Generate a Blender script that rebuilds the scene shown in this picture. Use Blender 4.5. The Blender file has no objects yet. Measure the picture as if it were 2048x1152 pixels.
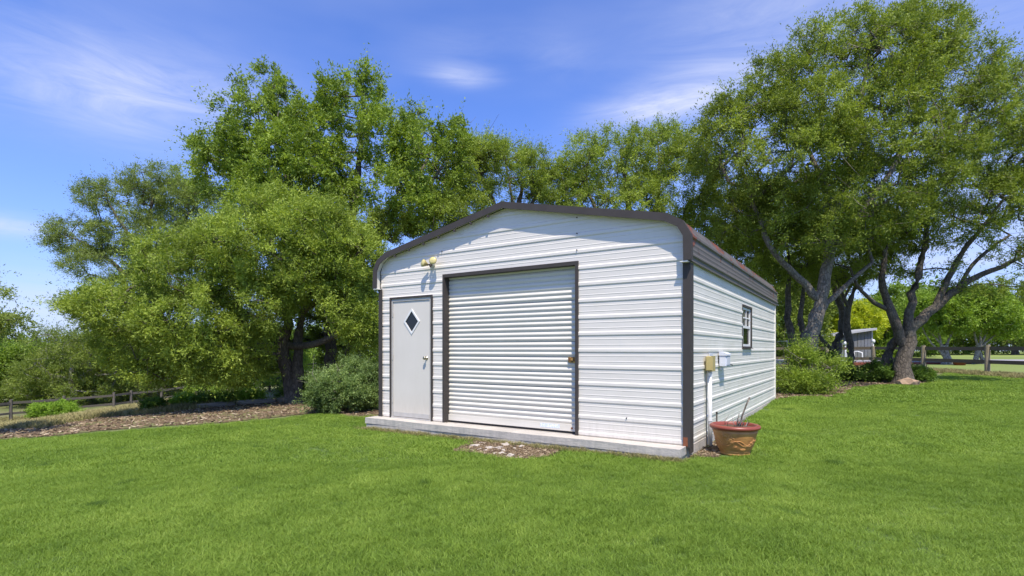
import bpy, bmesh, math, random
import numpy as np
from mathutils import Vector, Matrix
rad = math.radians
S = bpy.context.scene
COL = S.collection

# ------------------------------------------------------------------ camera, sky, sun, exposure
CAM_H = 1.37; FPX = 1066.0; HOR = 700.0
cd = bpy.data.cameras.new('camera'); cam = bpy.data.objects.new('camera', cd); COL.objects.link(cam)
cd.sensor_width = 36; cd.lens = 36*FPX/2048; cd.shift_y = (HOR-576)/2048
cd.clip_start = .05; cd.clip_end = 3000
cam.location = (0, 0, CAM_H); cam.rotation_euler = (rad(90), 0, 0)
S.camera = cam
SUN_DIR = Vector((.09, -.56, 1.0)).normalized()          # towards the sun: high, a little behind the camera
SUN_EL = math.asin(SUN_DIR.z); SUN_AZ = math.atan2(SUN_DIR.x, SUN_DIR.y)
SUN_STRENGTH = 3.15; SKY_STRENGTH = .15
S.view_settings.view_transform = 'Standard'; S.view_settings.look = 'None'
S.view_settings.gamma = 1; S.view_settings.exposure = .97; S.view_settings.use_curve_mapping = False
sd = bpy.data.lights.new('sun', 'SUN'); so = bpy.data.objects.new('sun', sd); COL.objects.link(so)
sd.energy = SUN_STRENGTH; sd.angle = rad(.5); sd.color = (1, .92, .80)
so.rotation_euler = SUN_DIR.to_track_quat('Z', 'Y').to_euler(); so.location = (0, -20, 40)

class NT:                                                    # short-hand for building node trees
    def __init__(s, nt): s.nt = nt; s.n = nt.nodes; s.l = nt.links
    def node(s, typ, **k):
        nd = s.n.new(typ)
        for a, v in k.items():
            if a.startswith('i_'):
                key = a[2:]; key = int(key) if key.isdigit() else key.replace('_', ' ')
                s.put(nd.inputs[key], v)
            else: setattr(nd, a, v)
        return nd
    def put(s, sock, v):
        if isinstance(v, bpy.types.NodeSocket): s.l.new(v, sock)
        else:
            if sock.type == 'RGBA' and len(v) == 3: v = (*v, 1)
            sock.default_value = v
    def m(s, op, a, b=0., c=0., clamp=False):
        nd = s.n.new('ShaderNodeMath'); nd.operation = op; nd.use_clamp = clamp
        for i, v in enumerate((a, b, c)): s.put(nd.inputs[i], v)
        return nd.outputs[0]
    def vm(s, op, a, b=(0, 0, 0)):
        nd = s.n.new('ShaderNodeVectorMath'); nd.operation = op
        s.put(nd.inputs[0], a); s.put(nd.inputs[1], b)
        return nd.outputs[0]
    def noise(s, vec, scale, detail=3, rough=.5, dist=0):
        nd = s.node('ShaderNodeTexNoise', i_Scale=float(scale), i_Detail=float(detail), i_Roughness=float(rough), i_Distortion=float(dist))
        if vec is not None: s.put(nd.inputs['Vector'], vec)
        return nd.outputs['Fac']
    def mix(s, f, a, b, blend='MIX'):
        nd = s.node('ShaderNodeMix', data_type='RGBA', blend_type=blend)
        s.put(nd.inputs[0], f); s.put(nd.inputs[6], a); s.put(nd.inputs[7], b)
        return nd.outputs[2]
    def ramp(s, f, stops):
        nd = s.n.new('ShaderNodeValToRGB'); s.put(nd.inputs[0], f)
        el = nd.color_ramp.elements
        while len(el) < len(stops): el.new(.5)
        for e, (p, c) in zip(el, stops):
            e.position = p; e.color = (*c, 1) if hasattr(c, '__len__') else (c, c, c, 1)
        return nd.outputs[0]
    def rng(s, v, a, b, c=0., d=1.):
        nd = s.node('ShaderNodeMapRange', i_0=v, i_1=a, i_2=b, i_3=c, i_4=d)
        return nd.outputs[0]

w = bpy.data.worlds.new('World'); S.world = w; w.use_nodes = True
t = NT(w.node_tree); t.n.clear()
sky = t.node('ShaderNodeTexSky', sky_type='NISHITA', sun_disc=False, sun_elevation=SUN_EL, sun_rotation=SUN_AZ,
             altitude=200, air_density=1.0, dust_density=.6, ozone_density=2.2)
gen = t.node('ShaderNodeTexCoord').outputs['Generated']
sep = t.node('ShaderNodeSeparateXYZ'); t.l.new(gen, sep.inputs[0])
az = t.m('ARCTAN2', sep.outputs[0], sep.outputs[1]); el = t.m('ARCSINE', sep.outputs[2])
st = t.vm('MULTIPLY', gen, (1, 1, 3.2))
warp = t.noise(t.vm('MULTIPLY', gen, (1, 1, 2)), 2.2, 2)
streak = t.noise(t.vm('ADD', t.vm('MULTIPLY', gen, (1.2, 1.2, 5.5)), (3.1, 1.7, 0)), 4.2, 9, .66, 1.1)
broad = t.noise(t.vm('ADD', st, (7.3, 2.2, 1)), 1.6, 4, .5)
# wisps of cloud standing in particular directions: azimuth, elevation, half widths (degrees), tilt, amount
cl = None
for a0, e0, sa, se, tilt, amt in [(-35.5, 21.5, 9.5, 3.6, .05, .62), (-37, 35, 13, 5, .25, .22), (-5.6, 27.2, 3.4, .95, -.03, .55),
                                  (13.5, 23.6, 5.2, 1.25, .03, .62), (18.5, 24.6, 5.5, 2.0, .12, .5), (29, 29, 13, 6, .15, .34), (45, 33, 9, 8, 0, .45),
                                  (-43.5, 9.6, 3.4, .8, 0, .62), (-41, 3.6, 6, 2.6, 0, .6), (-6, 29.5, 6, 1.5, .1, .15), (5, 29, 4, 2, -.1, .12),
                                  (40, 9, 14, 6, 0, .5), (90, 25, 30, 6, .1, .4), (-95, 20, 26, 6, .1, .45), (160, 30, 30, 8, .1, .4), (-150, 22, 24, 7, 0, .4)]:
    da = t.m('SUBTRACT', az, rad(a0)); de = t.m('SUBTRACT', t.m('SUBTRACT', el, rad(e0)), t.m('MULTIPLY', da, tilt))
    q = t.m('ADD', t.m('POWER', t.m('MULTIPLY', t.m('ABSOLUTE', da), 1/rad(sa)), 2.), t.m('POWER', t.m('MULTIPLY', t.m('ABSOLUTE', de), 1/rad(se)), 2.))
    g = t.m('MULTIPLY', t.m('EXPONENT', t.m('MULTIPLY', q, -1.)), amt)
    cl = g if cl is None else t.m('ADD', cl, g)
cl = t.m('MULTIPLY', cl, t.rng(streak, .30, .68, .35, 1.2))
cl = t.m('ADD', cl, t.m('MULTIPLY', t.rng(broad, .42, .72), .17))
cl = t.m('MINIMUM', cl, .92)
hz = t.m('MULTIPLY', t.m('POWER', t.m('SUBTRACT', 1., t.m('MINIMUM', t.m('ABSOLUTE', sep.outputs[2]), 1.)), 5.), .66)
skc = t.mix(1., sky.outputs[0], (.375, .51, .87), 'MULTIPLY')
skc = t.mix(hz, skc, (1.85, 2.2, 3.2))
skc = t.mix(cl, skc, (2.7, 2.9, 3.7))
bg = t.node('ShaderNodeBackground', i_Color=skc, i_Strength=SKY_STRENGTH)
t.l.new(bg.outputs[0], t.node('ShaderNodeOutputWorld').inputs[0])

# ------------------------------------------------------------------ terrain height and pixel helpers
def H(x, y):
    x = np.asarray(x, float); y = np.asarray(y, float)
    q = np.clip(-2.5-x, 0, 20)
    b = .015*np.clip(x, -60, 60) + .006*(np.clip(y, -20, 40)-6)
    return b - .005*q*q + .012*np.sin(x*.9+1)*np.sin(y*.7)*np.clip((np.abs(x)+y-8)/10, 0, 1)
def at(px, py, d): return Vector(((px-1024)/FPX*d, d, CAM_H-(py-HOR)/FPX*d))
def onground(px, d, dz=0.): x = (px-1024)/FPX*d; return Vector((x, d, float(H(x, d))+dz))
def pix2ground(px, py):
    for d in np.arange(1.5, 140, .04):
        if CAM_H-(py-HOR)/FPX*d <= H((px-1024)/FPX*d, d): return ((px-1024)/FPX*d, d)
    return ((px-1024)/FPX*140, 140)

def hsh(i, j, k, seed):
    v = np.sin(i*127.1+j*311.7+k*74.7+seed*19.19)*43758.5453
    return v-np.floor(v)
def vnoise(P, sc=1., seed=0):
    P = np.asarray(P, float)*sc; I = np.floor(P); f = P-I; f = f*f*(3-2*f); r = 0
    for a in (0, 1):
        for b in (0, 1):
            for c in (0, 1):
                wgt = (f[:, 0] if a else 1-f[:, 0])*(f[:, 1] if b else 1-f[:, 1])*(f[:, 2] if c else 1-f[:, 2])
                r = r+wgt*hsh(I[:, 0]+a, I[:, 1]+b, I[:, 2]+c, seed)
    return r

# ------------------------------------------------------------------ object helpers
def link(o, parent=None):
    COL.objects.link(o)
    if parent is not None: o.parent = parent
    return o
def tag(o, label=None, cat=None, group=None, kind=None):
    for k, v in (('label', label), ('category', cat), ('group', group), ('kind', kind)):
        if v: o[k] = v
    return o
def thing(name, label, cat, loc=(0, 0, 0), rz=0, group=None):
    o = bpy.data.objects.new(name, None); o.empty_display_size = .2
    o.location = loc; o.rotation_euler = (0, 0, rz); link(o)
    return tag(o, label, cat, group)
def raw_mesh(name, V, F, mat, parent=None, smooth=False, attrs=None):
    """V (n,3) array, F list of faces or an (m,k) index array"""
    me = bpy.data.meshes.new(name); V = np.asarray(V, np.float32)
    if isinstance(F, np.ndarray):
        k = F.shape[1]; me.vertices.add(len(V)); me.vertices.foreach_set('co', V.ravel())
        me.loops.add(F.size); me.loops.foreach_set('vertex_index', F.astype(np.int32).ravel())
        me.polygons.add(len(F)); me.polygons.foreach_set('loop_start', np.arange(0, F.size, k, dtype=np.int32))
        me.update(calc_edges=True)
    else:
        me.from_pydata([tuple(map(float, v)) for v in V], [], F); me.update()
    if smooth: me.polygons.foreach_set('use_smooth', [True]*len(me.polygons))
    for an, (dom, arr) in (attrs or {}).items():
        a = me.attributes.new(an, 'FLOAT', dom); a.data.foreach_set('value', np.asarray(arr, np.float32))
    if mat: me.materials.append(mat)
    return link(bpy.data.objects.new(name, me), parent)
def bm_obj(name, bm, mat, parent=None, smooth=False, bevel=0):
    if bevel: bmesh.ops.bevel(bm, geom=[e for e in bm.edges], offset=bevel, segments=1, affect='EDGES')
    bmesh.ops.recalc_face_normals(bm, faces=bm.faces)
    me = bpy.data.meshes.new(name); bm.to_mesh(me); bm.free()
    if smooth: me.polygons.foreach_set('use_smooth', [True]*len(me.polygons))
    if mat: me.materials.append(mat)
    return link(bpy.data.objects.new(name, me), parent)
def add_box(bm, x0, x1, y0, y1, z0, z1, M=None):
    vs = [bm.verts.new((x, y, z)) for x in (x0, x1) for y in (y0, y1) for z in (z0, z1)]
    if M is not None:
        for v in vs: v.co = M @ v.co
    for f in ((0, 1, 3, 2), (4, 6, 7, 5), (0, 4, 5, 1), (2, 3, 7, 6), (0, 2, 6, 4), (1, 5, 7, 3)): bm.faces.new([vs[i] for i in f])
def box(name, x0, x1, y0, y1, z0, z1, mat, parent=None, bevel=0, M=None):
    bm = bmesh.new(); add_box(bm, x0, x1, y0, y1, z0, z1, M); return bm_obj(name, bm, mat, parent, bevel=bevel)
def add_tube(bm, pts, radii, n=8, cap=True):
    pts = [Vector(p) for p in pts]; rings = []; up = Vector((.13, .21, .97))
    for i, p in enumerate(pts):
        d = (pts[min(i+1, len(pts)-1)]-pts[max(i-1, 0)]).normalized()
        a = d.cross(up if abs(d.dot(up)) < .95 else Vector((1, 0, 0))).normalized(); b = d.cross(a)
        r = radii[i] if hasattr(radii, '__len__') else radii
        rings.append([bm.verts.new(p+(a*math.cos(k*2*math.pi/n)+b*math.sin(k*2*math.pi/n))*r) for k in range(n)])
    for A, B in zip(rings, rings[1:]):
        for k in range(n): bm.faces.new((A[k], A[(k+1) % n], B[(k+1) % n], B[k]))
    if cap: bm.faces.new(rings[0][::-1]); bm.faces.new(rings[-1])
def tube(name, pts, radii, mat, parent=None, n=8, smooth=True):
    bm = bmesh.new(); add_tube(bm, pts, radii, n); return bm_obj(name, bm, mat, parent, smooth)
def add_lathe(bm, prof, n=32, M=None):
    rings = []
    for r, z in prof:
        ring = [bm.verts.new((r*math.cos(k*2*math.pi/n), r*math.sin(k*2*math.pi/n), z)) for k in range(n)]
        if M is not None:
            for v in ring: v.co = M @ v.co
        rings.append(ring)
    for A, B in zip(rings, rings[1:]):
        for k in range(n): bm.faces.new((A[k], A[(k+1) % n], B[(k+1) % n], B[k]))
    return rings
def add_blob(bm, M, sub=1):
    bmesh.ops.create_icosphere(bm, subdivisions=sub, radius=1, matrix=M)

# ------------------------------------------------------------------ materials
def mat(name, build, **pr):
    m = bpy.data.materials.new(name); m.use_nodes = True; t = NT(m.node_tree)
    b = t.n['Principled BSDF']
    for k, v in pr.items(): t.put(b.inputs[k.replace('_', ' ')], v)
    if build: build(t, b)
    return m
def bump(t, b, h, strength=.3, dist=.02):
    nd = t.node('ShaderNodeBump', i_Strength=strength, i_Distance=dist, i_Height=h); t.l.new(nd.outputs[0], b.inputs['Normal'])
def objco(t): return t.node('ShaderNodeTexCoord').outputs['Object']
def wpos(t): return t.node('ShaderNodeNewGeometry').outputs['Position']

def f_white(t, b):
    o = objco(t); n1 = t.noise(t.vm('MULTIPLY', o, (1, 1, 5)), 1.6, 5, .6); n2 = t.noise(t.vm('MULTIPLY', o, (9, 9, .8)), 3, 4, .6)
    c = t.mix(t.rng(n1, .5, .78, 0, .35), (.72, .672, .60), (.57, .525, .44))
    c = t.mix(t.rng(n2, .56, .8, 0, .38), c, (.60, .60, .55))
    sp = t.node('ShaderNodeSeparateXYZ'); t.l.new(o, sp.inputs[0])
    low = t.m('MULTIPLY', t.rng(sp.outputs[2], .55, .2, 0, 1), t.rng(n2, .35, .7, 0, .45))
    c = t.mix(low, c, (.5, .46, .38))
    t.put(b.inputs['Base Color'], c); t.put(b.inputs['Roughness'], t.rng(n1, .3, .8, .3, .5))
    bump(t, b, t.noise(t.vm('MULTIPLY', o, (1, 1, 2)), 2.5, 2), .35, .012)
M_WHITE = mat('painted_white_steel', f_white)
def f_cream(t, b):                                           # side wall: mildew-tinged white paint
    o = objco(t); n1 = t.noise(t.vm('MULTIPLY', o, (1, 1, 6)), 1.8, 5, .6); n2 = t.noise(t.vm('MULTIPLY', o, (4, 4, .5)), 2.4, 4, .6)
    c = t.mix(t.rng(n1, .42, .74, 0, .5), (.74, .715, .64), (.60, .575, .49)); c = t.mix(t.rng(n2, .54, .8, 0, .4), c, (.52, .53, .43))
    t.put(b.inputs['Base Color'], c); t.put(b.inputs['Roughness'], .42)
    bump(t, b, t.noise(t.vm('MULTIPLY', o, (1, 1, 2)), 2.5, 2), .35, .012)
M_CREAM = mat('mildewed_white_steel', f_cream)
def f_slat(t, b):
    o = objco(t); n1 = t.noise(t.vm('MULTIPLY', o, (.8, 1, 9)), 2, 5, .6)
    n2 = t.noise(t.vm('MULTIPLY', o, (14, 9, .8)), 2, 4, .6)
    c = t.mix(t.rng(n1, .42, .75, 0, .6), (.71, .665, .575), (.56, .52, .43)); c = t.mix(t.rng(n2, .58, .8, 0, .35), c, (.5, .48, .42))
    t.put(b.inputs['Base Color'], c); t.put(b.inputs['Roughness'], .4)
M_SLAT = mat('roller_slat_paint', f_slat)
def f_door(t, b):
    o = objco(t); n = t.noise(t.vm('MULTIPLY', o, (1, 1, .5)), 2, 5, .6)
    sp = t.node('ShaderNodeSeparateXYZ'); t.l.new(o, sp.inputs[0])
    c = t.mix(t.rng(n, .35, .75, 0, .6), (.66, .615, .54), (.58, .54, .465))
    c = t.mix(t.m('MULTIPLY', t.rng(sp.outputs[2], .7, .2, 0, .7), t.noise(t.vm('MULTIPLY', o, (8, 1, 2)), 3, 4)), c, (.44, .38, .30))
    t.put(b.inputs['Base Color'], c); t.put(b.inputs['Roughness'], .5)
M_DOOR = mat('off_white_door_paint', f_door)
def f_trim(t, b):
    o = objco(t); n = t.noise(o, 6, 5, .6)
    t.put(b.inputs['Base Color'], t.mix(n, (.040, .034, .030), (.068, .058, .052))); t.put(b.inputs['Roughness'], .6); t.put(b.inputs['Specular IOR Level'], .3)
    bump(t, b, n, .15, .01)
M_TRIM = mat('dark_brown_trim', f_trim)
def f_roof(t, b):
    o = objco(t)
    n = t.noise(t.vm('MULTIPLY', o, (1, .55, 1)), 3.1, 5, .62, .8); n2 = t.noise(o, 16, 5, .65); n3 = t.noise(t.vm('MULTIPLY', o, (1, .3, 1)), 1.1, 3)
    base = t.mix(n3, (.10, .092, .085), (.155, .135, .122)); base = t.mix(t.rng(n2, .5, .8, 0, .5), base, (.07, .055, .05))
    rust = t.mix(n2, (.30, .088, .04), (.13, .045, .028))
    sp = t.node('ShaderNodeSeparateXYZ'); t.l.new(o, sp.inputs[0])
    hi = t.rng(sp.outputs[2], 2.6, 2.95, -.03, .045)
    mk = t.rng(t.m('ADD', n, hi), .615, .64, 0, 1); edge = t.m('MULTIPLY', t.rng(t.m('ADD', n, hi), .585, .612, 0, 1), .8)
    c = t.mix(edge, base, (.045, .025, .02)); c = t.mix(mk, c, rust)
    t.put(b.inputs['Base Color'], c); t.put(b.inputs['Roughness'], .55); bump(t, b, t.m('ADD', n2, mk), .3, .006)
M_ROOF = mat('rust_flaked_roof_steel', f_roof)
def f_conc(t, b):
    o = objco(t); n = t.noise(t.vm('MULTIPLY', o, (1, 1, 3)), 3, 6, .65); n2 = t.noise(o, 45, 3, .6); n3 = t.noise(t.vm('MULTIPLY', o, (7, 7, .8)), 2, 4, .6)
    c = t.mix(t.rng(n, .35, .7), (.56, .51, .44), (.42, .39, .345)); c = t.mix(t.rng(n2, .5, .75, 0, .4), c, (.30, .28, .25))
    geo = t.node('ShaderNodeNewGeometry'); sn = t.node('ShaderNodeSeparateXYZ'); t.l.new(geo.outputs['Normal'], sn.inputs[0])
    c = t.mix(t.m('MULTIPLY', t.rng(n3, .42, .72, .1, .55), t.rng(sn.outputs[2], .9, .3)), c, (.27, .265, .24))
    t.put(b.inputs['Base Color'], c); t.put(b.inputs['Roughness'], .9); bump(t, b, t.m('ADD', n2, t.m('MULTIPLY', n, 2.)), .5, .012)
M_CONC = mat('weathered_concrete', f_conc)
M_DARK = mat('dark_interior', None, Base_Color=(.008, .008, .009, 1), Roughness=.6)
M_GLASS = mat('dark_window_glass', None, Base_Color=(.012, .013, .014, 1), Roughness=.08, Metallic=0.)
M_VINYL = mat('white_vinyl', lambda t, b: t.put(b.inputs['Base Color'], t.mix(t.noise(objco(t), 12, 4), (.80, .80, .78), (.66, .66, .62))), Roughness=.4)
M_GREYJAMB = mat('grey_aluminium', lambda t, b: t.put(b.inputs['Base Color'], t.mix(t.noise(objco(t), 9, 4), (.52, .50, .46), (.36, .34, .31))), Roughness=.45)
M_BRASS = mat('tarnished_brass', lambda t, b: t.put(b.inputs['Base Color'], t.mix(t.rng(t.noise(objco(t), 38, 3), .4, .6), (.55, .38, .10), (.16, .08, .03))), Metallic=.3, Roughness=.4)
M_NICKEL = mat('worn_nickel', None, Base_Color=(.42, .38, .28, 1), Metallic=.9, Roughness=.3)
M_BEIGE = mat('yellowed_beige_enamel', lambda t, b: t.put(b.inputs['Base Color'], t.mix(t.noise(objco(t), 14, 4), (.46, .38, .15), (.36, .29, .12))), Roughness=.5)
M_LENS = mat('yellowed_lamp_glass', lambda t, b: t.put(b.inputs['Base Color'], t.mix(t.noise(objco(t), 40, 2), (.66, .58, .26), (.50, .42, .15))), Roughness=.2)
M_GREYBOX = mat('pale_grey_plastic', lambda t, b: t.put(b.inputs['Base Color'], t.mix(t.noise(objco(t), 9, 3), (.66, .68, .74), (.54, .56, .6))), Roughness=.4)
M_RUST = mat('rust', lambda t, b: t.put(b.inputs['Base Color'], t.mix(t.noise(objco(t), 30, 4), (.30, .10, .04), (.12, .04, .02))), Roughness=.85)
M_STICKER = mat('faded_sticker', lambda t, b: t.put(b.inputs['Base Color'], t.mix(t.rng(t.noise(objco(t), 34, 4), .4, .6), (.82, .84, .9), (.62, .68, .8))), Roughness=.35)
def f_terra(t, b):
    o = objco(t); n = t.noise(o, 9, 5, .6); n2 = t.noise(t.vm('MULTIPLY', o, (1, 1, 3)), 14, 4)
    c = t.mix(t.rng(n, .3, .7), (.56, .29, .085), (.42, .185, .06)); c = t.mix(t.rng(n2, .5, .75, 0, .5), c, (.34, .14, .05))
    t.put(b.inputs['Base Color'], c); t.put(b.inputs['Roughness'], .55); bump(t, b, n2, .3, .008)
M_TERRA = mat('terracotta', f_terra)
M_RIM = mat('dark_red_terracotta', lambda t, b: t.put(b.inputs['Base Color'], t.mix(t.noise(objco(t), 10, 4), (.30, .07, .04), (.19, .045, .028))), Roughness=.4)
M_SOIL = mat('dry_soil', lambda t, b: (t.put(b.inputs['Base Color'], t.mix(t.noise(objco(t), 40, 4), (.06, .035, .02), (.16, .10, .06))), bump(t, b, t.noise(objco(t), 60, 4), .8, .02)), Roughness=1.)
def f_wood(t, b, a=(.16, .115, .075), c_=(.30, .24, .17), k=(2, 2, 14)):
    o = objco(t); n = t.noise(t.vm('MULTIPLY', o, (6, 6, 6)), 1.5, 6, .65, 1.5); n2 = t.noise(o, 1.3, 3)
    t.put(b.inputs['Base Color'], t.mix(t.rng(n2, .3, .7, 0, .5), t.mix(n, a, c_), (.12, .11, .06))); t.put(b.inputs['Roughness'], .9); bump(t, b, n, .5, .01)
M_RAIL = mat('weathered_rail_wood', lambda t, b: f_wood(t, b, (.10, .07, .045), (.20, .15, .10)))
M_POST = mat('weathered_post_wood', lambda t, b: f_wood(t, b, (.24, .19, .12), (.42, .35, .24)))
M_GREYWOOD = mat('grey_driftwood', lambda t, b: f_wood(t, b, (.16, .14, .125), (.34, .31, .28)))
M_OLDRAIL = mat('old_grey_rail', lambda t, b: f_wood(t, b, (.075, .062, .05), (.18, .155, .125)))
M_BOARD = mat('blue_grey_board', lambda t, b: f_wood(t, b, (.085, .095, .125), (.22, .23, .28)))
M_ROOFTIN = mat('dull_tin', None, Base_Color=(.42, .42, .44, 1), Metallic=.2, Roughness=.5)
M_REDCURB = mat('red_brown_edging', lambda t, b: t.put(b.inputs['Base Color'], t.mix(t.noise(objco(t), 3, 5), (.24, .045, .03), (.14, .05, .03))), Roughness=.8)
M_PAVE = mat('grey_slab', lambda t, b: t.put(b.inputs['Base Color'], t.mix(t.noise(objco(t), 1.2, 5), (.36, .35, .37), (.26, .25, .26))), Roughness=.85)
def f_rock(t, b):
    o = objco(t); n = t.noise(o, 5, 6, .65)
    t.put(b.inputs['Base Color'], t.mix(n, (.22, .13, .08), (.52, .38, .26))); t.put(b.inputs['Roughness'], .9); bump(t, b, n, .8, .03)
M_ROCK = mat('tan_rock', f_rock)
M_PALEROCK = mat('pale_limestone', lambda t, b: (t.put(b.inputs['Base Color'], t.mix(t.noise(objco(t), 8, 6), (.30, .25, .20), (.56, .50, .43))), bump(t, b, t.noise(objco(t), 14, 5), .8, .02)), Roughness=.9)
def f_bark(t, b, a, c_):
    o = objco(t); v = t.node('ShaderNodeTexVoronoi', feature='DISTANCE_TO_EDGE', i_Scale=13.); t.put(v.inputs['Vector'], t.vm('ADD', t.vm('MULTIPLY', o, (1, 1, .45)), t.vm('MULTIPLY', (0, 0, 0), (1, 1, 1))))
    n = t.noise(o, 7, 6, .65); n2 = t.noise(o, 1.4, 4)
    c = t.mix(t.rng(n, .3, .7), a, c_); c = t.mix(t.rng(v.outputs['Distance'], .0, .14, .65, 0), c, (.03, .024, .018))
    c = t.mix(t.rng(n2, .52, .7, 0, .45), c, (.16, .17, .12))
    t.put(b.inputs['Base Color'], c); t.put(b.inputs['Roughness'], .92)
    bump(t, b, t.m('ADD', t.m('MINIMUM', v.outputs['Distance'], .2), t.m('MULTIPLY', n, .3)), .9, .05)
M_BARK = mat('grey_oak_bark', lambda t, b: f_bark(t, b, (.12, .10, .078), (.28, .245, .20)))
M_BARK_D = mat('dark_oak_bark', lambda t, b: f_bark(t, b, (.065, .052, .04), (.18, .15, .115)))
M_BARK_S = mat('silver_bare_bark', lambda t, b: f_bark(t, b, (.20, .18, .16), (.40, .37, .34)))

def leafmat(name, dark, mid, light, trans=.36, clump=.8, spec=.3, rough=.55):
    m = bpy.data.materials.new(name); m.use_nodes = True; t = NT(m.node_tree); b = t.n['Principled BSDF']
    v = t.node('ShaderNodeAttribute', attribute_name='tint').outputs['Fac']
    n = t.noise(wpos(t), clump, 3, .55)
    f = t.m('ADD', t.m('MULTIPLY', v, .62), t.m('MULTIPLY', t.rng(n, .3, .7, -.1, .7), .62), clamp=True)
    k = (1.24, 1.34, 1.15); c = t.ramp(f, [(0., [q*h for q, h in zip(dark, k)]), (.5, [q*h for q, h in zip(mid, k)]), (1., [q*h for q, h in zip(light, k)])])
    t.put(b.inputs['Base Color'], c); t.put(b.inputs['Roughness'], rough); t.put(b.inputs['Specular IOR Level'], spec)
    tr = t.node('ShaderNodeBsdfTranslucent'); t.put(tr.inputs[0], t.mix(1., c, (1.25, 1.25, .55), 'MULTIPLY'))
    mx = t.node('ShaderNodeMixShader', i_0=trans); t.l.new(b.outputs[0], mx.inputs[1]); t.l.new(tr.outputs[0], mx.inputs[2])
    t.l.new(mx.outputs[0], t.n['Material Output'].inputs[0])
    return m
L_OAK = leafmat('live_oak_leaves', (.085, .11, .018), (.17, .205, .03), (.29, .33, .06))
L_OAK2 = leafmat('broad_oak_leaves', (.09, .13, .02), (.18, .235, .032), (.29, .35, .06))
L_FRONT = leafmat('elm_leaves', (.10, .13, .022), (.20, .245, .038), (.36, .41, .08))
L_SAGE = leafmat('left_oak_leaves', (.085, .11, .032), (.165, .20, .05), (.27, .31, .09))
L_CEDAR = leafmat('juniper_leaves', (.075, .10, .022), (.15, .185, .035), (.26, .29, .065))
L_GREYB = leafmat('grey_green_bush_leaves', (.07, .10, .035), (.14, .19, .065), (.28, .34, .13))
L_DARKB = leafmat('dark_bush_leaves', (.045, .08, .016), (.09, .15, .025), (.17, .24, .045))
L_LIME = leafmat('lime_bush_leaves', (.10, .16, .025), (.19, .28, .035), (.30, .40, .06))
L_YEL = leafmat('yellow_leaves', (.17, .21, .02), (.33, .35, .03), (.50, .47, .045), trans=.5)
L_FAR = leafmat('far_leaves', (.075, .115, .018), (.14, .20, .03), (.24, .31, .05), clump=.35)
L_LIGHT = leafmat('light_green_leaves', (.10, .15, .022), (.18, .25, .035), (.28, .36, .06), clump=.5)
def f_grass(t, b):
    P = wpos(t); v = t.node('ShaderNodeAttribute', attribute_name='tint').outputs['Fac']
    big = t.noise(t.vm('MULTIPLY', P, (1, 1.3, 0)), .55, 4, .6, .6); med = t.noise(P, 2.3, 4, .6)
    f = t.m('ADD', t.m('MULTIPLY', v, .55), t.m('ADD', t.m('MULTIPLY', t.rng(big, .3, .7), .32), t.m('MULTIPLY', t.rng(med, .3, .7), .26)), clamp=True)
    wd = t.noise(t.vm('ADD', P, (5, 9, 0)), 1.9, 2, .5); f = t.m('SUBTRACT', f, t.m('MULTIPLY', t.rng(wd, .66, .74), .45), clamp=True)
    c = t.ramp(f, [(0., (.07, .14, .018)), (.35, (.155, .255, .03)), (.7, (.24, .355, .048)), (1., (.38, .49, .095))])
    t.put(b.inputs['Base Color'], c); t.put(b.inputs['Roughness'], .5); t.put(b.inputs['Specular IOR Level'], .3)
    tr = t.node('ShaderNodeBsdfTranslucent'); t.put(tr.inputs[0], t.mix(1., c, (1.2, 1.15, .6), 'MULTIPLY'))
    mx = t.node('ShaderNodeMixShader', i_0=.35); t.l.new(b.outputs[0], mx.inputs[1]); t.l.new(tr.outputs[0], mx.inputs[2])
    t.l.new(mx.outputs[0], t.n['Material Output'].inputs[0])
M_GRASS = mat('lawn_grass', f_grass)
def f_drygrass(t, b):
    v = t.node('ShaderNodeAttribute', attribute_name='tint').outputs['Fac']
    t.put(b.inputs['Base Color'], t.ramp(v, [(0., (.10, .13, .03)), (.5, (.22, .21, .06)), (1., (.40, .32, .15))])); t.put(b.inputs['Roughness'], .7)
M_DRYGRASS = mat('rough_dry_grass', f_drygrass)
def f_ground(t, b):
    P = wpos(t); z = t.node('ShaderNodeAttribute', attribute_name='lawn').outputs['Fac']
    n = t.noise(P, .8, 6, .6); n2 = t.noise(P, 14, 5, .7); n3 = t.noise(P, .12, 3)
    rough = t.mix(t.rng(n, .3, .7), (.10, .14, .03), (.20, .19, .08)); rough = t.mix(t.rng(n2, .45, .7, 0, .6), rough, (.12, .09, .045))
    far = t.mix(t.rng(n3, .3, .7), (.15, .20, .045), (.22, .27, .06))
    lawn = t.mix(n2, (.045, .085, .015), (.10, .16, .03))
    fm = t.node('ShaderNodeAttribute', attribute_name='field').outputs['Fac']
    c = t.mix(fm, rough, far); c = t.mix(z, c, lawn)
    t.put(b.inputs['Base Color'], c); t.put(b.inputs['Roughness'], 1.); bump(t, b, n2, .6, .04)
M_GROUND = mat('ground_soil_and_turf', f_ground)
def f_mulch(t, b):
    P = wpos(t); n = t.noise(P, 22, 5, .7); n2 = t.noise(P, 1.4, 4)
    c = t.mix(t.rng(n, .3, .7), (.085, .055, .03), (.23, .155, .09)); c = t.mix(t.rng(n2, .42, .62, 0, .75), c, (.17, .19, .055))
    t.put(b.inputs['Base Color'], c); t.put(b.inputs['Roughness'], 1.); bump(t, b, n, .8, .04)
M_MULCH = mat('mulch_bed', f_mulch)
def f_chip(t, b):
    v = t.node('ShaderNodeAttribute', attribute_name='tint').outputs['Fac']
    t.put(b.inputs['Base Color'], t.ramp(v, [(0., (.06, .038, .02)), (.55, (.17, .115, .062)), (.88, (.30, .22, .13)), (1., (.50, .41, .28))])); t.put(b.inputs['Roughness'], .9)
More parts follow.
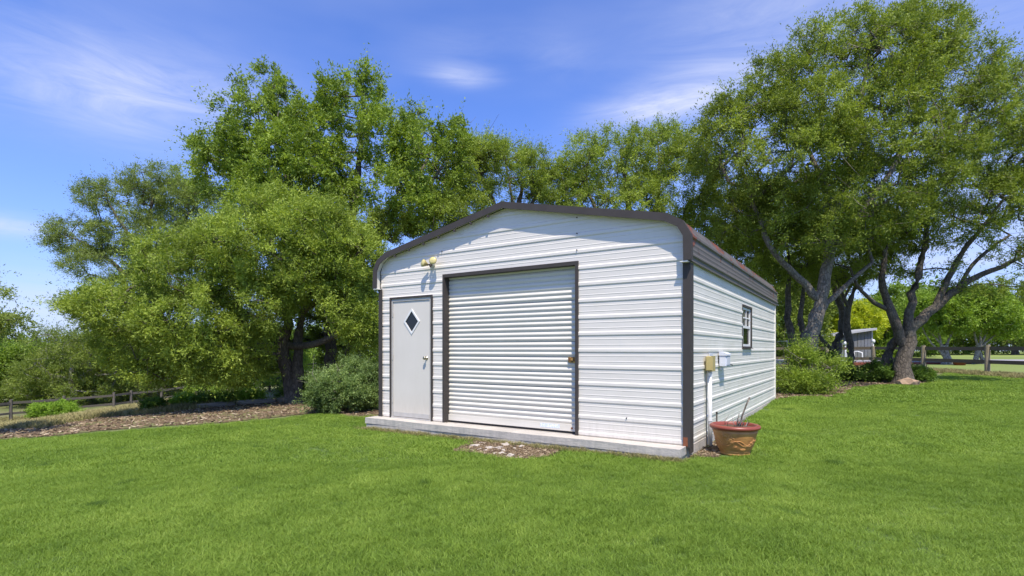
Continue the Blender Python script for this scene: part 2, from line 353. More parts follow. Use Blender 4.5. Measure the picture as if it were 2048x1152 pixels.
M_CHIP = mat('wood_chips', f_chip)

# ------------------------------------------------------------------ zones (lawn, beds)
def poly_in(poly, X, Y):
    X = np.asarray(X, float); Y = np.asarray(Y, float); ins = np.zeros(X.shape, bool); n = len(poly)
    for i in range(n):
        x0, y0 = poly[i]; x1, y1 = poly[(i+1) % n]
        if y0 == y1: continue
        c = ((y0 > Y) != (y1 > Y)) & (X < (x1-x0)*(Y-y0)/(y1-y0)+x0)
        ins ^= c
    return ins
A0 = Vector((2.169, 6.581)); TX = Vector((.8363, -.5483)); SY = Vector((.5483, .8363)); WID = 5.385; LEN = 7.86
ORG = A0-TX*WID                                             # front left corner of the wall
def sw(x, y): p = ORG+TX*x+SY*y; return (p.x, p.y)         # shed-local to world plan
LAWN = [(-16, 4), *[pix2ground(*p) for p in ((-60, 888), (0, 882), (100, 877), (200, 867), (330, 858), (450, 850), (560, 838), (640, 829), (745, 836))],
        sw(2, 1.5), sw(4.5, 6), *[pix2ground(*p) for p in ((1548, 801), (1600, 794), (1660, 797), (1690, 789), (1705, 776), (1770, 771), (1852, 768), (1872, 754), (1900, 746), (2048, 752))],
        (20.2, 16), (20.5, -4), (-16, -4)]
BARE = [pix2ground(*p) for p in ((903, 905), (925, 893), (955, 880), (1000, 885), (1060, 893), (1122, 900), (1105, 914), (1060, 922), (1010, 920), (960, 910))]
BARE2 = [sw(WID+.02, -.1), sw(WID+.05, 1.6), sw(WID+.42, 1.4), pix2ground(1450, 905), pix2ground(1430, 919), pix2ground(1385, 917)]
BED_L = [pix2ground(*p) for p in ((-160, 885), (0, 879), (100, 874), (200, 862), (330, 853), (450, 846), (560, 834), (640, 826), (760, 838), (760, 800), (640, 806), (520, 806), (400, 818), (300, 829), (200, 836), (80, 858), (-160, 880))]
BED_R = [sw(WID-1, 7.9)]+[pix2ground(*p) for p in ((1549, 799), (1600, 793), (1660, 796), (1690, 788), (1705, 774), (1770, 769), (1850, 766), (1862, 757), (1800, 748), (1700, 748), (1620, 755), (1560, 765))]
def in_shed(X, Y, m=.0):
    X = np.asarray(X)-ORG.x; Y = np.asarray(Y)-ORG.y
    u = X*TX.x+Y*TX.y; v = X*SY.x+Y*SY.y
    return (u > -.2-m) & (u < WID+m) & (v > -.28-m) & (v < LEN+m)

# ground sheet: fine near the camera, stretched to the horizon
gx = np.sinh(np.linspace(-5.4, 5.4, 261))*4.6; gy = np.sinh(np.linspace(-2.0, 5.8, 241))*4.6+6
GX, GY = np.meshgrid(gx, gy); GZ = H(GX, GY)
rr = np.hypot(GX, GY); GZ = GZ+np.clip((rr-60)/400, 0, 1)*-1.
V = np.stack([GX.ravel(), GY.ravel(), GZ.ravel()], 1)
ii = np.arange(len(gy)-1)[:, None]*len(gx)+np.arange(len(gx)-1)[None]; ii = ii.ravel()
lw = poly_in(LAWN, GX.ravel(), GY.ravel()).astype(float)
fld = np.clip((GX.ravel()*.62+GY.ravel()-34)/4, 0, 1)*(GX.ravel() > 0)
g = raw_mesh('ground', V, np.stack([ii, ii+1, ii+1+len(gx), ii+len(gx)], 1), M_GROUND, smooth=True, attrs={'lawn': ('POINT', lw), 'field': ('POINT', fld)})
tag(g, kind='structure')

def patch(name, poly, mt, dz, kind='structure', step=.12):
    P = np.array(poly); x0, y0 = P.min(0); x1, y1 = P.max(0)
    xs = np.arange(x0-step, x1+step*2, step); ys = np.arange(y0-step, y1+step*2, step)
    X, Y = np.meshgrid(xs, ys); n = len(xs)
    jit = (vnoise(np.stack([X.ravel(), Y.ravel(), X.ravel()*0], 1), 2.5, 5)-.5)*.25
    V = np.stack([X.ravel(), Y.ravel(), H(X, Y).ravel()+dz+.0*jit], 1)
    i = (np.arange(len(ys)-1)[:, None]*n+np.arange(n-1)[None]).ravel()
    cx = V[i, 0]+step/2+jit[i]; cy = V[i, 1]+step/2+jit[i]
    k = poly_in(poly, cx, cy); i = i[k]
    o = raw_mesh(name, V, np.stack([i, i+1, i+1+n, i+n], 1), mt, smooth=True)
    return tag(o, kind=kind)
patch('mulch_bed', BED_L, M_MULCH, .012); patch('mulch_bed', BED_R, M_MULCH, .012, step=.15)
patch('bare_soil', BARE, M_MULCH, .010, step=.05); patch('bare_soil', BARE2, M_MULCH, .010, step=.05)

# ------------------------------------------------------------------ the shed
SZ = .185
shed = thing('metal_shed', 'white ribbed metal storage shed with rounded dark brown roof edge on concrete slab', 'shed', (ORG.x, ORG.y, 0), math.atan2(TX.y, TX.x))
SMAT = Matrix.Translation((ORG.x, ORG.y, 0)) @ Matrix.Rotation(math.atan2(TX.y, TX.x), 4, 'Z')
PITCH = .2286; RIB0 = .2215
def profile(z0, z1, major=.0105, minor=.0022):
    """(z, depth) pairs of the ribbed sheet between z0 and z1"""
    pts = []
    k = int((z0-RIB0)/PITCH)-1
    while RIB0+k*PITCH < z1+PITCH:
        c = RIB0+k*PITCH
        pts += [(c-.034, 0), (c-.017, major), (c+.017, major), (c+.034, 0)]
        for f in (1/3, 2/3):
            m = c+PITCH*f; pts += [(m-.009, 0), (m-.003, minor), (m+.003, minor), (m+.009, 0)]
        k += 1
    out = [(z0, np.interp(z0, [p[0] for p in pts], [p[1] for p in pts]))]
    out += [p for p in pts if z0 < p[0] < z1]
    out += [(z1, np.interp(z1, [p[0] for p in pts], [p[1] for p in pts]))]
    return out
ROOF_HALF = [(-.07, 2.465), (-.062, 2.78), (.03, 2.94), (.23, 3.05)]; MIDX = 2.685; PEAK = 3.565
ROOF = ROOF_HALF+[(MIDX, PEAK)]+[(2*MIDX-x, z) for x, z in ROOF_HALF[::-1]]
def roofx(z):                                               # left and right wall limit under the roof at height z
    if z <= 2.5: return (.0, WID)
    xs = np.interp(z, [2.5, 2.78, 2.90, 3.0, PEAK-.05], [0., .0, .05, .22, MIDX])
    return (float(xs), float(2*MIDX-xs)) if z > 2.5 else (0, WID)
D = dict(x0=.235, x1=1.225, z1=2.29); RD = dict(x0=1.45, x1=3.90, z1=2.605)
def subtract(a, b, holes):
    segs = [(a, b)]
    for h0, h1 in holes:
        n = []
        for s0, s1 in segs:
            if h1 <= s0 or h0 >= s1: n.append((s0, s1)); continue
            if s0 < h0: n.append((s0, h0))
            if h1 < s1: n.append((h1, s1))
        segs = n
    return segs
zc = [SZ+.004]+[RIB0+.037+.9144*i for i in range(1, 4)]+[PEAK-.05]
for z0, z1 in zip(zc, zc[1:]):
    bm = bmesh.new(); pr = profile(z0, z1)
    cuts = sorted({z for z, _ in pr} | {z for z in (D['z1'], RD['z1'], 2.5, 2.78, 2.9, 3.0) if z0 < z < z1})
    f = lambda z: float(np.interp(z, [p[0] for p in pr], [p[1] for p in pr]))
    lap = .0015*zc.index(z0)
    for za, zb in zip(cuts, cuts[1:]):
        zm = (za+zb)/2; a0, b0 = roofx(za); a1, b1 = roofx(zb)
        holes = []
        if zm < D['z1']: holes.append((D['x0'], D['x1']))
        if zm < RD['z1']: holes.append((RD['x0'], RD['x1']))
        for s0, s1 in subtract(min(a0, a1), max(b0, b1), holes):
            xa0 = a0 if s0 == min(a0, a1) else s0; xa1 = a1 if s0 == min(a0, a1) else s0
            xb0 = b0 if s1 == max(b0, b1) else s1; xb1 = b1 if s1 == max(b0, b1) else s1
            bm.faces.new([bm.verts.new(p) for p in ((xa0, -f(za)-lap, za), (xb0, -f(za)-lap, za), (xb1, -f(zb)-lap, zb), (xa1, -f(zb)-lap, zb))])
    bmesh.ops.remove_doubles(bm, verts=bm.verts, dist=.0004)
    todo = set(bm.faces)
    while todo:                                             # one object for each unbroken sheet
        st0 = [todo.pop()]; isl = list(st0)
        while st0:
            for e in st0.pop().edges:
                for f2 in e.link_faces:
                    if f2 in todo: todo.discard(f2); st0.append(f2); isl.append(f2)
        vv = []; ix = {}; ff = []
        for f2 in isl:
            ff.append([ix.setdefault(v, len(ix)) for v in f2.verts])
        for v in ix: vv.append(tuple(v.co))
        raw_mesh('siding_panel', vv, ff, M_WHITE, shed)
    bm.free()
# added near-black sheet standing in for the unlit interior behind openings, rear and left walls
bm = bmesh.new(); bwp = [(.01, SZ), (WID-.01, SZ)]+[(roofx(z)[1], z) for z in (2.5, 2.78, 2.9, 3.0, PEAK-.06)]+[(roofx(z)[0], z) for z in (3.0, 2.9, 2.78, 2.5)]
bm.faces.new([bm.verts.new((x, LEN-.01, z)) for x, z in bwp]); bm_obj('back_wall', bm, M_CREAM, shed)
box('left_wall', 0, .03, .03, LEN-.03, SZ, 2.5, M_CREAM, shed)
# right side wall, window hole at y WY0..WY1
WY0, WY1, WZ0, WZ1 = 3.60, 4.42, 1.43, 2.16
zs = [SZ-.01]+[RIB0+.037+.9144*i for i in range(1, 3)]+[2.52]
for z0, z1 in zip(zs, zs[1:]):
    bm = bmesh.new(); pr = profile(z0, z1)
    cuts = sorted({z for z, _ in pr} | {z for z in (WZ0, WZ1) if z0 < z < z1})
    f = lambda z: float(np.interp(z, [p[0] for p in pr], [p[1] for p in pr]))
    lap = .0015*zs.index(z0)
    for za, zb in zip(cuts, cuts[1:]):
        holes = [(WY0, WY1)] if WZ0 < (za+zb)/2 < WZ1 else []
        for s0, s1 in subtract(0, LEN, holes):
            bm.faces.new([bm.verts.new(p) for p in ((WID+f(za)+lap, s0, za), (WID+f(za)+lap, s1, za), (WID+f(zb)+lap, s1, zb), (WID+f(zb)+lap, s0, zb))])
    bmesh.ops.remove_doubles(bm, verts=bm.verts, dist=.0004)
    bm_obj('siding_panel', bm, M_CREAM, shed)
box('dark_interior_sheet', WID-.32, WID-.30, .3, LEN-.3, SZ, 2.6, M_DARK, shed)  # added black sheet, its colour gives the darkness inside the shed
# roof: lengthwise ribbed sheet over the whole profile
def off_path(path, d):
    out = []
    for i, (x, z) in enumerate(path):
        a = path[max(i-1, 0)]; b = path[min(i+1, len(path)-1)]
        dx, dz = b[0]-a[0], b[1]-a[1]; L = math.hypot(dx, dz); out.append((x-dz/L*d, z+dx/L*d))
    return out
path = []
for (xa, za), (xb, zb) in zip(ROOF, ROOF[1:]):
    L = math.hypot(xb-xa, zb-za); n = max(2, int(L/.02))
    path += [(xa+(xb-xa)*i/n, za+(zb-za)*i/n) for i in range(n)]
path.append(ROOF[-1])
acc = [0]
for a, b in zip(path, path[1:]): acc.append(acc[-1]+math.hypot(b[0]-a[0], b[1]-a[1]))
tot = acc[-1]; half = []
for i, (x, z) in enumerate(path):
    s = min(acc[i], tot-acc[i])-.05; ph = (s % PITCH)/PITCH
    h = .019 if ph < .16 else (.004 if abs(ph-.44) < .04 or abs(ph-.72) < .04 else 0)
    half.append(h)
op = [off_path(path, h)[i] for i, h in enumerate(half)]; ip = off_path(path, -.03)
RY0, RY1 = -.10, LEN+.1
V = [(x, y, z) for y in (RY0, RY1) for x, z in op]+[(x, y, z) for y in (RY0, RY1) for x, z in ip]
n = len(op); F = []
for i in range(n-1):
    F += [(i, i+n, i+n+1, i+1), (2*n+i, 2*n+i+1, 3*n+i+1, 3*n+i), (i, i+1, 2*n+i+1, 2*n+i), (n+i, 3*n+i, 3*n+i+1, n+i+1)]
F += [(0, 2*n, 3*n, n), (n-1, 2*n-1, 4*n-1, 3*n-1)]
raw_mesh('roof', V, F, M_ROOF, shed)
# soffit lining strip (white underside seen at the left eave)
so_ = off_path(ROOF, -.036); bm = bmesh.new()
for (xa, za), (xb, zb) in zip(so_, so_[1:]):
    bm.faces.new([bm.verts.new(p) for p in ((xa, -.096, za), (xa, .0, za), (xb, .0, zb), (xb, -.096, zb))])
bm_obj('soffit', bm, M_CREAM, shed)
# gable trim: one bent metal piece per straight run of the roof edge
bo = off_path(ROOF, .024); bi = off_path(ROOF, -.075)
for k in range(len(ROOF)-1):
    bm = bmesh.new(); e = .0012*(k % 2)
    q = [bo[k], bo[k+1], bi[k+1], bi[k]]
    fr = [bm.verts.new((x, -.125-e, z)) for x, z in q]; bk = [bm.verts.new((x, -.112-e, z)) for x, z in q]
    bm.faces.new(fr); bm.faces.new(bk[::-1])
    for i in range(4): bm.faces.new((fr[i], bk[i], bk[(i+1) % 4], fr[(i+1) % 4]))
    # top flange running back over the sheet
    t0 = [bm.verts.new(p) for p in ((bo[k][0], -.112, bo[k][1]), (bo[k+1][0], -.112, bo[k+1][1]), (bo[k+1][0], -.04, bo[k+1][1]), (bo[k][0], -.04, bo[k][1]))]
    bm.faces.new(t0)
    bm_obj('gable_trim', bm, M_TRIM, shed)
for k in range(7):                                          # little trim clips under the left slope
    x = .45+k*.33; z = np.interp(x, [p[0] for p in ROOF[:5]], [p[1] for p in ROOF[:5]])-.1
    box('trim_clip', x-.018, x+.018, -.123, -.10, z-.022, z+.012, M_TRIM, shed)
# end cap closing the gable trim at both eaves
for x in (-.045, WID-.04+.012): box('trim_end_cap', x-.035, x+.06, -.12, -.004, 2.445, 2.457, M_VINYL, shed)
# corner trims (L shaped)
def corner(x, fx, sy, z1=2.45):
    bm = bmesh.new(); sg = 1 if x > 1 else -1
    add_box(bm, min(x+sg*.03, x-fx*sg), max(x+sg*.03, x-fx*sg), -.034, -.026, SZ-.02, z1)
    add_box(bm, min(x+sg*.03, x+sg*.038), max(x+sg*.03, x+sg*.038), -.034, sy, SZ-.09 if sg > 0 else SZ, z1)
    bm_obj('corner_trim', bm, M_TRIM, shed)
corner(WID, .05, .13); corner(0, .05, .13)
box('rust_patch', WID-.045, WID+.01, -.037, -.0345, SZ+.0, SZ+.11, M_RUST, shed)
box('rear_corner_trim', WID-.0, WID+.028, LEN-.03, LEN+.01, SZ, 2.47, M_CREAM, shed)
# person door
dr = bpy.data.objects.new('door', None); link(dr, shed)
for nm, a in (('casing', (D['x0'], D['x0']+.035, D['z1'])), ('casing', (D['x1']-.03, D['x1'], D['z1']))):
    box(nm, a[0], a[1], -.032, .05, SZ, a[2], M_TRIM, dr)
box('casing', D['x0']+.035, D['x1']-.03, -.032, .05, D['z1']-.032, D['z1']-.0, M_TRIM, dr)
jx0, jx1, jz = D['x0']+.035, D['x1']-.03, D['z1']-.032
box('jamb', jx0, jx0+.028, -.018, .06, SZ+.02, jz, M_GREYJAMB, dr); box('jamb', jx1-.034, jx1, -.018, .06, SZ+.02, jz, M_GREYJAMB, dr)
box('jamb', jx0+.028, jx1-.034, -.018, .06, jz-.045, jz, M_GREYJAMB, dr)
box('threshold', jx0, jx1, -.03, .06, SZ+.001, SZ+.022, M_GREYJAMB, dr)
lx0, lx1, lz0, lz1 = jx0+.032, jx1-.038, SZ+.03, jz-.05
# leaf with a real diamond hole
cx, cz, rw, rh = .745, 1.855, .155, .185
bm = bmesh.new(); yf, yb = -.004, .035
dv = [(cx, cz-rh), (cx+rw, cz), (cx, cz+rh), (cx-rw, cz)]; rv = [(lx0, lz0), (lx1, lz0), (lx1, lz1), (lx0, lz1)]
mid = [(cx, lz0), (lx1, cz), (cx, lz1), (lx0, cz)]
for y, fl in ((yf, 1), (yb, -1)):
    for k in range(4):
        a, b_ = mid[k], mid[(k+1) % 4]; cnr = rv[(k+1) % 4]
        poly = [dv[k], a, cnr, b_, dv[(k+1) % 4]]
        bm.faces.new([bm.verts.new((x, y, z)) for x, z in poly][::fl])
for k in range(4):
    a, b_ = rv[k], rv[(k+1) % 4]; bm.faces.new([bm.verts.new(p) for p in ((a[0], yf, a[1]), (b_[0], yf, b_[1]), (b_[0], yb, b_[1]), (a[0], yb, a[1]))])
bmesh.ops.remove_doubles(bm, verts=bm.verts, dist=.0003); bm_obj('leaf', bm, M_DOOR, dr)
box('kick_strip', lx0+.01, lx1-.01, -.014, -.005, lz0, lz0+.075, M_GREYJAMB, dr)
bm = bmesh.new(); ro = 1.2
for k in range(4):
    a, b_ = dv[k], dv[(k+1) % 4]
    A = [(cx+(p[0]-cx)*ro, cz+(p[1]-cz)*ro) for p in (a, b_)]; I = [(cx+(p[0]-cx)*.97, cz+(p[1]-cz)*.97) for p in (a, b_)]
    f0 = [bm.verts.new((x, -.014, z)) for x, z in (A[0], A[1], I[1], I[0])]; f1 = [bm.verts.new((x, .01, z)) for x, z in (A[0], A[1], I[1], I[0])]
    bm.faces.new(f0); bm.faces.new((f0[0], f1[0], f1[1], f0[1])); bm.faces.new((f0[3], f0[2], f1[2], f1[3]))
bmesh.ops.remove_doubles(bm, verts=bm.verts, dist=.0003); bm_obj('window_frame', bm, M_VINYL, dr)
bm = bmesh.new(); bm.faces.new([bm.verts.new((x, .001, z)) for x, z in dv]); bm_obj('window_pane', bm, M_GLASS, dr)
kx, kz = 1.085, 1.235
bm = bmesh.new(); R90 = Matrix.Translation((kx, -.004, kz)) @ Matrix.Rotation(rad(90), 4, 'X')
add_lathe(bm, [(0, .0), (.03, .0), (.03, .008), (.012, .012), (.011, .035), (.026, .045), (.031, .058), (.024, .072), (0, .076)], 16, R90); bm_obj('door_knob', bm, M_NICKEL, dr, True)
for k in range(3): box('hinge', jx0+.022, jx0+.036, -.026, -.018, .45+k*.75, .54+k*.75, M_GREYJAMB, dr)
# roller door
rd = bpy.data.objects.new('roller_door', None); link(rd, shed)
REC = .105
def framepiece(x0, x1, z0, z1, axis):
    box('door_frame', x0, x1, -.03, REC+.03, z0, z1, M_TRIM, rd)
framepiece(RD['x0'], RD['x0']+.035, SZ, RD['z1'], 0); framepiece(RD['x1']-.045, RD['x1'], SZ, RD['z1'], 0)
framepiece(RD['x0']+.035, RD['x1']-.045, RD['z1']-.052, RD['z1'], 1)
cx0, cx1, cz0, cz1 = RD['x0']+.037, RD['x1']-.047, SZ+.03, RD['z1']-.055
SL = .0735; nsl = int((cz1-cz0-.10)/SL)+1; rnd = random.Random(4)
base = None
for k in range(nsl):
    za = cz0+.10+k*SL
    if base is None:
        bm = bmesh.new(); prof = [(0, .0), (.006, .001), (.014, -.003), (.026, -.011), (.040, -.014), (.050, -.0115), (.060, -.004), (.066, .0015), (.0732, .0015)]
        r0 = [bm.verts.new((cx0, REC+y, z)) for z, y in prof]; r1 = [bm.verts.new((cx1, REC+y, z)) for z, y in prof]
        for i in range(len(prof)-1): bm.faces.new((r0[i], r1[i], r1[i+1], r0[i+1]))
        o = base = bm_obj('slat', bm, M_SLAT, rd, True)
    else: o = base.copy(); link(o, rd); o.parent = rd
    o.location = (0, rnd.uniform(-.0015, .0015), za); o.rotation_euler = (rnd.uniform(-.04, .04), 0, 0)
box('curtain_backing', cx0, cx1, REC+.01, REC+.02, cz0, cz1+.02, M_DARK, rd)
box('bottom_bar', cx0, cx1, REC-.022, REC+.008, cz0+.002, cz0+.098, M_SLAT, rd)
box('dark_gap_strip', cx0, cx1, REC-.015, REC+.01, SZ+.004, cz0, M_DARK, rd)  # near-black strip painted as the shade in the gap under the door
box('sticker', cx1-.62, cx1-.30, REC-.0245, REC-.0225, cz0+.03, cz0+.085, M_STICKER, rd)
lt = box('latch_plate', 3.695, 3.822, REC-.034, REC-.0235, 1.19, 1.27, M_BRASS, rd, bevel=.003)
box('slide_bolt', 3.712, 3.84, REC-.052, REC-.034, 1.222, 1.242, M_BRASS, lt); box('bolt_guard', 3.727, 3.747, REC-.056, REC-.0345, 1.21, 1.254, M_RUST, lt); box('bolt_guard', 3.785, 3.805, REC-.056, REC-.0345, 1.21, 1.254, M_RUST, lt)
for dx in (.10, .04): box('bolt', cx1-dx-.012, cx1-dx+.012, REC-.032, REC-.0225, cz0+.035, cz0+.06, M_RUST, rd)
for k in range(10):                                         # fixing screws of the cladding
    for (x, z) in ((3.88, 2.72), (3.88, 2.95), (3.88, 3.17), (1.43, 2.95), (4.6, .44)):
        if k == 0: box('screw', x-.006, x+.006, -.030, -.003, z+.03, z+.043, M_DARK, shed)
# window in side wall
wn = bpy.data.objects.new('window', None); link(wn, shed)
def wbox(nm, y0, y1, z0, z1, x0, x1, m): return box(nm, WID+x0, WID+x1, y0, y1, z0, z1, m, wn)
for nm, a in (('outer_trim', (WY0-.03, WY0+.01, WZ0-.02, WZ1+.03)), ('outer_trim', (WY1-.01, WY1+.04, WZ0-.02, WZ1+.03)), ('outer_trim', (WY0+.01, WY1-.01, WZ1-.01, WZ1+.03)), ('outer_trim', (WY0+.01, WY1-.01, WZ0-.02, WZ0+.005))):
    wbox(nm, a[0], a[1], a[2], a[3], -.05, .010 if a[0] < WY0 else .030, M_TRIM)
box('sill', WID-.02, WID+.05, WY0-.05, WY1+.05, WZ0-.035, WZ0-.0205, M_TRIM, wn)
fy0, fy1, fz0, fz1 = WY0+.012, WY1-.012, WZ0+.007, WZ1-.012; wm = (fz0+fz1)/2
for a in ((fy0, fy0+.045, fz0, fz1), (fy1-.045, fy1, fz0, fz1), (fy0+.045, fy1-.045, fz0, fz0+.04), (fy0+.045, fy1-.045, fz1-.04, fz1), (fy0+.045, fy1-.045, wm-.022, wm+.022)): wbox('frame', *a, -.03, .006, M_VINYL)
fm = (fy0+fy1)/2; zq = (wm+.022+fz1-.04)/2
wbox('muntin', fm-.011, fm+.011, wm+.022, fz1-.04, -.012, .003, M_VINYL); wbox('muntin', fy0+.045, fm-.011, zq-.011, zq+.011, -.011, .002, M_VINYL); wbox('muntin', fm+.011, fy1-.045, zq-.011, zq+.011, -.011, .002, M_VINYL)
wbox('pane', fy0+.04, fy1-.04, fz0+.03, wm, -.018, -.012, M_GLASS); wbox('pane', fy0+.04, fy1-.04, wm+.001, fz1-.03, -.0195, -.0135, M_GLASS)
# slab
bm = bmesh.new(); add_box(bm, -.10, WID-.012, -.285, .0, .085, SZ); bmesh.ops.subdivide_edges(bm, edges=[e for e in bm.edges if abs((e.verts[0].co-e.verts[1].co).x) > 1], cuts=30)
rnd = random.Random(2)
for v in bm.verts:
    if v.co.y < -.2: v.co.y += .005*math.sin(v.co.x*2.3)+.002*math.sin(v.co.x*9); v.co.z += .003*math.sin(v.co.x*3.1+1)
bm_obj('slab', bm, M_CONC, shed, bevel=0)
bm = bmesh.new(); add_box(bm, -.085, WID-.03, -.276, .0, -.22, .0795); bmesh.ops.subdivide_edges(bm, edges=[e for e in bm.edges if abs((e.verts[0].co-e.verts[1].co).x) > 1], cuts=50)
for v in bm.verts:
    if v.co.y < -.2: v.co.y += .006*math.sin(v.co.x*3.3+2)
bm_obj('footing', bm, M_CONC, shed)
box('foundation', .02, WID+.012, .012, LEN-.0, -.25, SZ-.012, M_CONC, shed)
box('floor', .05, WID-.02, .05, LEN-.05, SZ-.011, SZ-.004, M_CONC, shed)

# ------------------------------------------------------------------ fittings on the shed (things of their own)
RZ = math.atan2(TX.y, TX.x)
def w3(x, y, z): return SMAT @ Vector((x, y, z))
sl = thing('security_light', 'twin head flood light with yellowed lenses above the white door', 'light', w3(1.24, -.022, 2.80), RZ)
bm = bmesh.new(); add_lathe(bm, [(0, 0), (.055, 0), (.055, .02), (.03, .035), (0, .036)], 16, Matrix.Rotation(rad(90), 4, 'X')); bm_obj('mounting_plate', bm, M_VINYL, sl, True)
for sg in (-1, 1):
    tube('arm', [(0, -.03, 0), (sg*.04, -.075, .03*sg+.01), (sg*.085, -.085, .03*sg+.0)], .012, M_TRIM, sl)
    Mh = Matrix.Translation((sg*.10, -.085, .005+.012*sg)) @ Matrix.Rotation(rad(sg*22), 4, 'Z') @ Matrix.Rotation(rad(78), 4, 'X')
    bm = bmesh.new(); add_lathe(bm, [(0, -.045), (.02, -.045), (.03, -.02), (.06, .03), (.074, .06), (.074, .068)], 20, Mh); h = bm_obj('lamp_head', bm, M_BEIGE, sl, True)
    bm = bmesh.new(); add_lathe(bm, [(.072, .066), (.066, .076), (.045, .086), (.0, .093)], 20, Mh); bm_obj('lens', bm, M_LENS, h, True)
tube('sensor', [(0, -.035, -.02), (.0, -.08, -.055)], [.02, .024], M_TRIM, sl)

sl.scale = (.88, .88, .88)
eb = thing('electrical_box', 'small yellowed beige electrical box on top of white conduit', 'electrical box', w3(WID+.0, .88, 0), RZ)
bm = bmesh.new(); add_box(bm, .024, .10, -.09, .12, 1.085, 1.285); bm_obj('housing', bm, M_BEIGE, eb, bevel=.006)
bm = bmesh.new(); add_box(bm, .04, .125, -.102, -.091, 1.10, 1.275); bm_obj('cover', bm, M_BEIGE, eb)
box('lid', .10, .108, -.095, .125, 1.08, 1.29, M_BEIGE, eb)
box('side_plate', .024, .034, .125, .30, 1.12, 1.33, M_GREYBOX, eb)
cp = thing('conduit_pipe', 'white plastic conduit running down the side wall under the beige box', 'pipe', w3(WID, .88, 0), RZ)
tube('pipe', [(.06, 0, 1.084), (.062, 0, .5), (.065, .01, -.02)], .029, M_VINYL, cp, 14)
for z in (.42, 1.04): bm = bmesh.new(); add_lathe(bm, [(.030, z-.02), (.034, z-.02), (.034, z+.02), (.030, z+.02)], 14, Matrix.Translation((.062, 0, 0))); bm_obj('coupling', bm, M_VINYL, cp)
cb = thing('ground_cable', 'thin dark grounding cable beside the white conduit', 'cable', w3(WID, .80, 0), RZ)
tube('cable', [(.035, 0, 1.084), (.035, -.01, .7), (.034, .0, .32), (.04, .0, -.02)], .006, M_TRIM, cb, 6)
st_ = thing('metal_stake', 'thin black stake standing just right of the white conduit', 'stake', w3(WID+.13, .98, 0), RZ)
tube('rod', [(0, 0, -.05), (0, 0, .50)], .011, M_TRIM, st_, 8); tube('cap', [(0, 0, .50), (0, 0, .52)], .014, M_TRIM, st_, 8)
mb = thing('meter_box', 'pale grey plastic meter box with sloped hood on the side wall', 'meter box', w3(WID+.022, 1.80, 0), RZ)
bm = bmesh.new(); add_box(bm, 0, .10, -.17, .13, 1.125, 1.285); bm_obj('housing', bm, M_GREYBOX, mb, bevel=.008)
bm = bmesh.new(); vs = []
for y in (-.18, .14): vs.append([bm.verts.new(p) for p in ((0, y, 1.286), (.115, y, 1.286), (.115, y, 1.305), (.07, y, 1.335), (0, y, 1.345))])
bm.faces.new(vs[0]); bm.faces.new(vs[1][::-1])
for i in range(5): bm.faces.new((vs[0][i], vs[1][i], vs[1][(i+1) % 5], vs[0][(i+1) % 5]))
bm_obj('hood', bm, M_GREYBOX, mb)
box('face_plate', .10, .106, -.14, .10, 1.15, 1.27, M_GREYBOX, mb); tube('latch', [(.10, .12, 1.15), (.13, .15, 1.14)], .008, M_DARK, mb, 6)
tube('lead', [(.02, -.12, 1.125), (.018, -.12, 1.08)], .014, M_GREYBOX, mb, 8)

# ------------------------------------------------------------------ terracotta pot
pc = pix2ground(1479, 913); pz = float(H(*pc))
pot = thing('terracotta_pot', 'large ochre terracotta pot with raised leaf relief and dark red rim beside shed corner', 'plant pot', (pc[0], pc[1]+.14, pz-.005), .4)
def pr_(z): return .172+.105*(z/.33)**.9
bm = bmesh.new(); add_lathe(bm, [(0, 0), (.165, 0), (.178, .008), (.182, .025), (.174, .034), (.180, .042), (.188, .05), (.182, .06)]+[(pr_(z), z) for z in (.08, .12, .16, .2, .24, .28, .31)]+[(.262, .315), (.268, .325)], 56)
bm_obj('bowl', bm, M_TERRA, pot, True)
bm = bmesh.new(); add_lathe(bm, [(.262, .322), (.285, .326), (.302, .34), (.306, .357), (.298, .374), (.282, .382), (.262, .382), (.252, .372), (.248, .33)], 56); bm_obj('rim', bm, M_RIM, pot, True)
bm = bmesh.new(); add_lathe(bm, [(.252, .335), (.2, .345), (.12, .355), (.05, .35), (0.001, .352)], 30)
rnd = random.Random(3)
for v in bm.verts: v.co.z += rnd.uniform(-.008, .01)
bm_obj('soil', bm, M_SOIL, pot, True)
bm = bmesh.new(); rnd = random.Random(9)
for k in range(64):                                         # moulded leaves, fruit and vine
    a = rnd.uniform(0, 2*math.pi); z = .165+.07*math.sin(a*4)+rnd.uniform(-.045, .045); z = min(max(z, .085), .27); r = pr_(z)
    Mb = Matrix.Rotation(a, 4, 'Z') @ Matrix.Translation((r-.002, 0, z)) @ Matrix.Rotation(rad(18), 4, 'Y') @ Matrix.Rotation(rnd.uniform(0, 3), 4, 'X')
    s = rnd.uniform(.6, 1.15); add_blob(bm, Mb @ Matrix.Diagonal((.009*s, .017*s, .030*s, 1)), 2)
for sh in (0, .4):
    pts = []
    for i in range(81):
        a = i/80*2*math.pi; z = .165+.035*math.sin(a*5+sh*3); r = pr_(z)+.002; pts.append((r*math.cos(a), r*math.sin(a), z))
    add_tube(bm, pts, .005, 6, False)
bm_obj('relief', bm, M_TERRA, pot, True)
rnd = random.Random(5)
def stick(pts, r, m=M_BARK_S): tube('dead_twig', pts, r, m, pot, 6)
stick([(.06, -.02, .33), (.09, -.03, .48), (.15, -.04, .62), (.20, -.05, .72)], [.013, .012, .011, .013], M_BARK)
stick([(.05, 0, .33), (.06, .01, .44), (.075, .0, .52)], [.008, .007, .004], M_BARK)
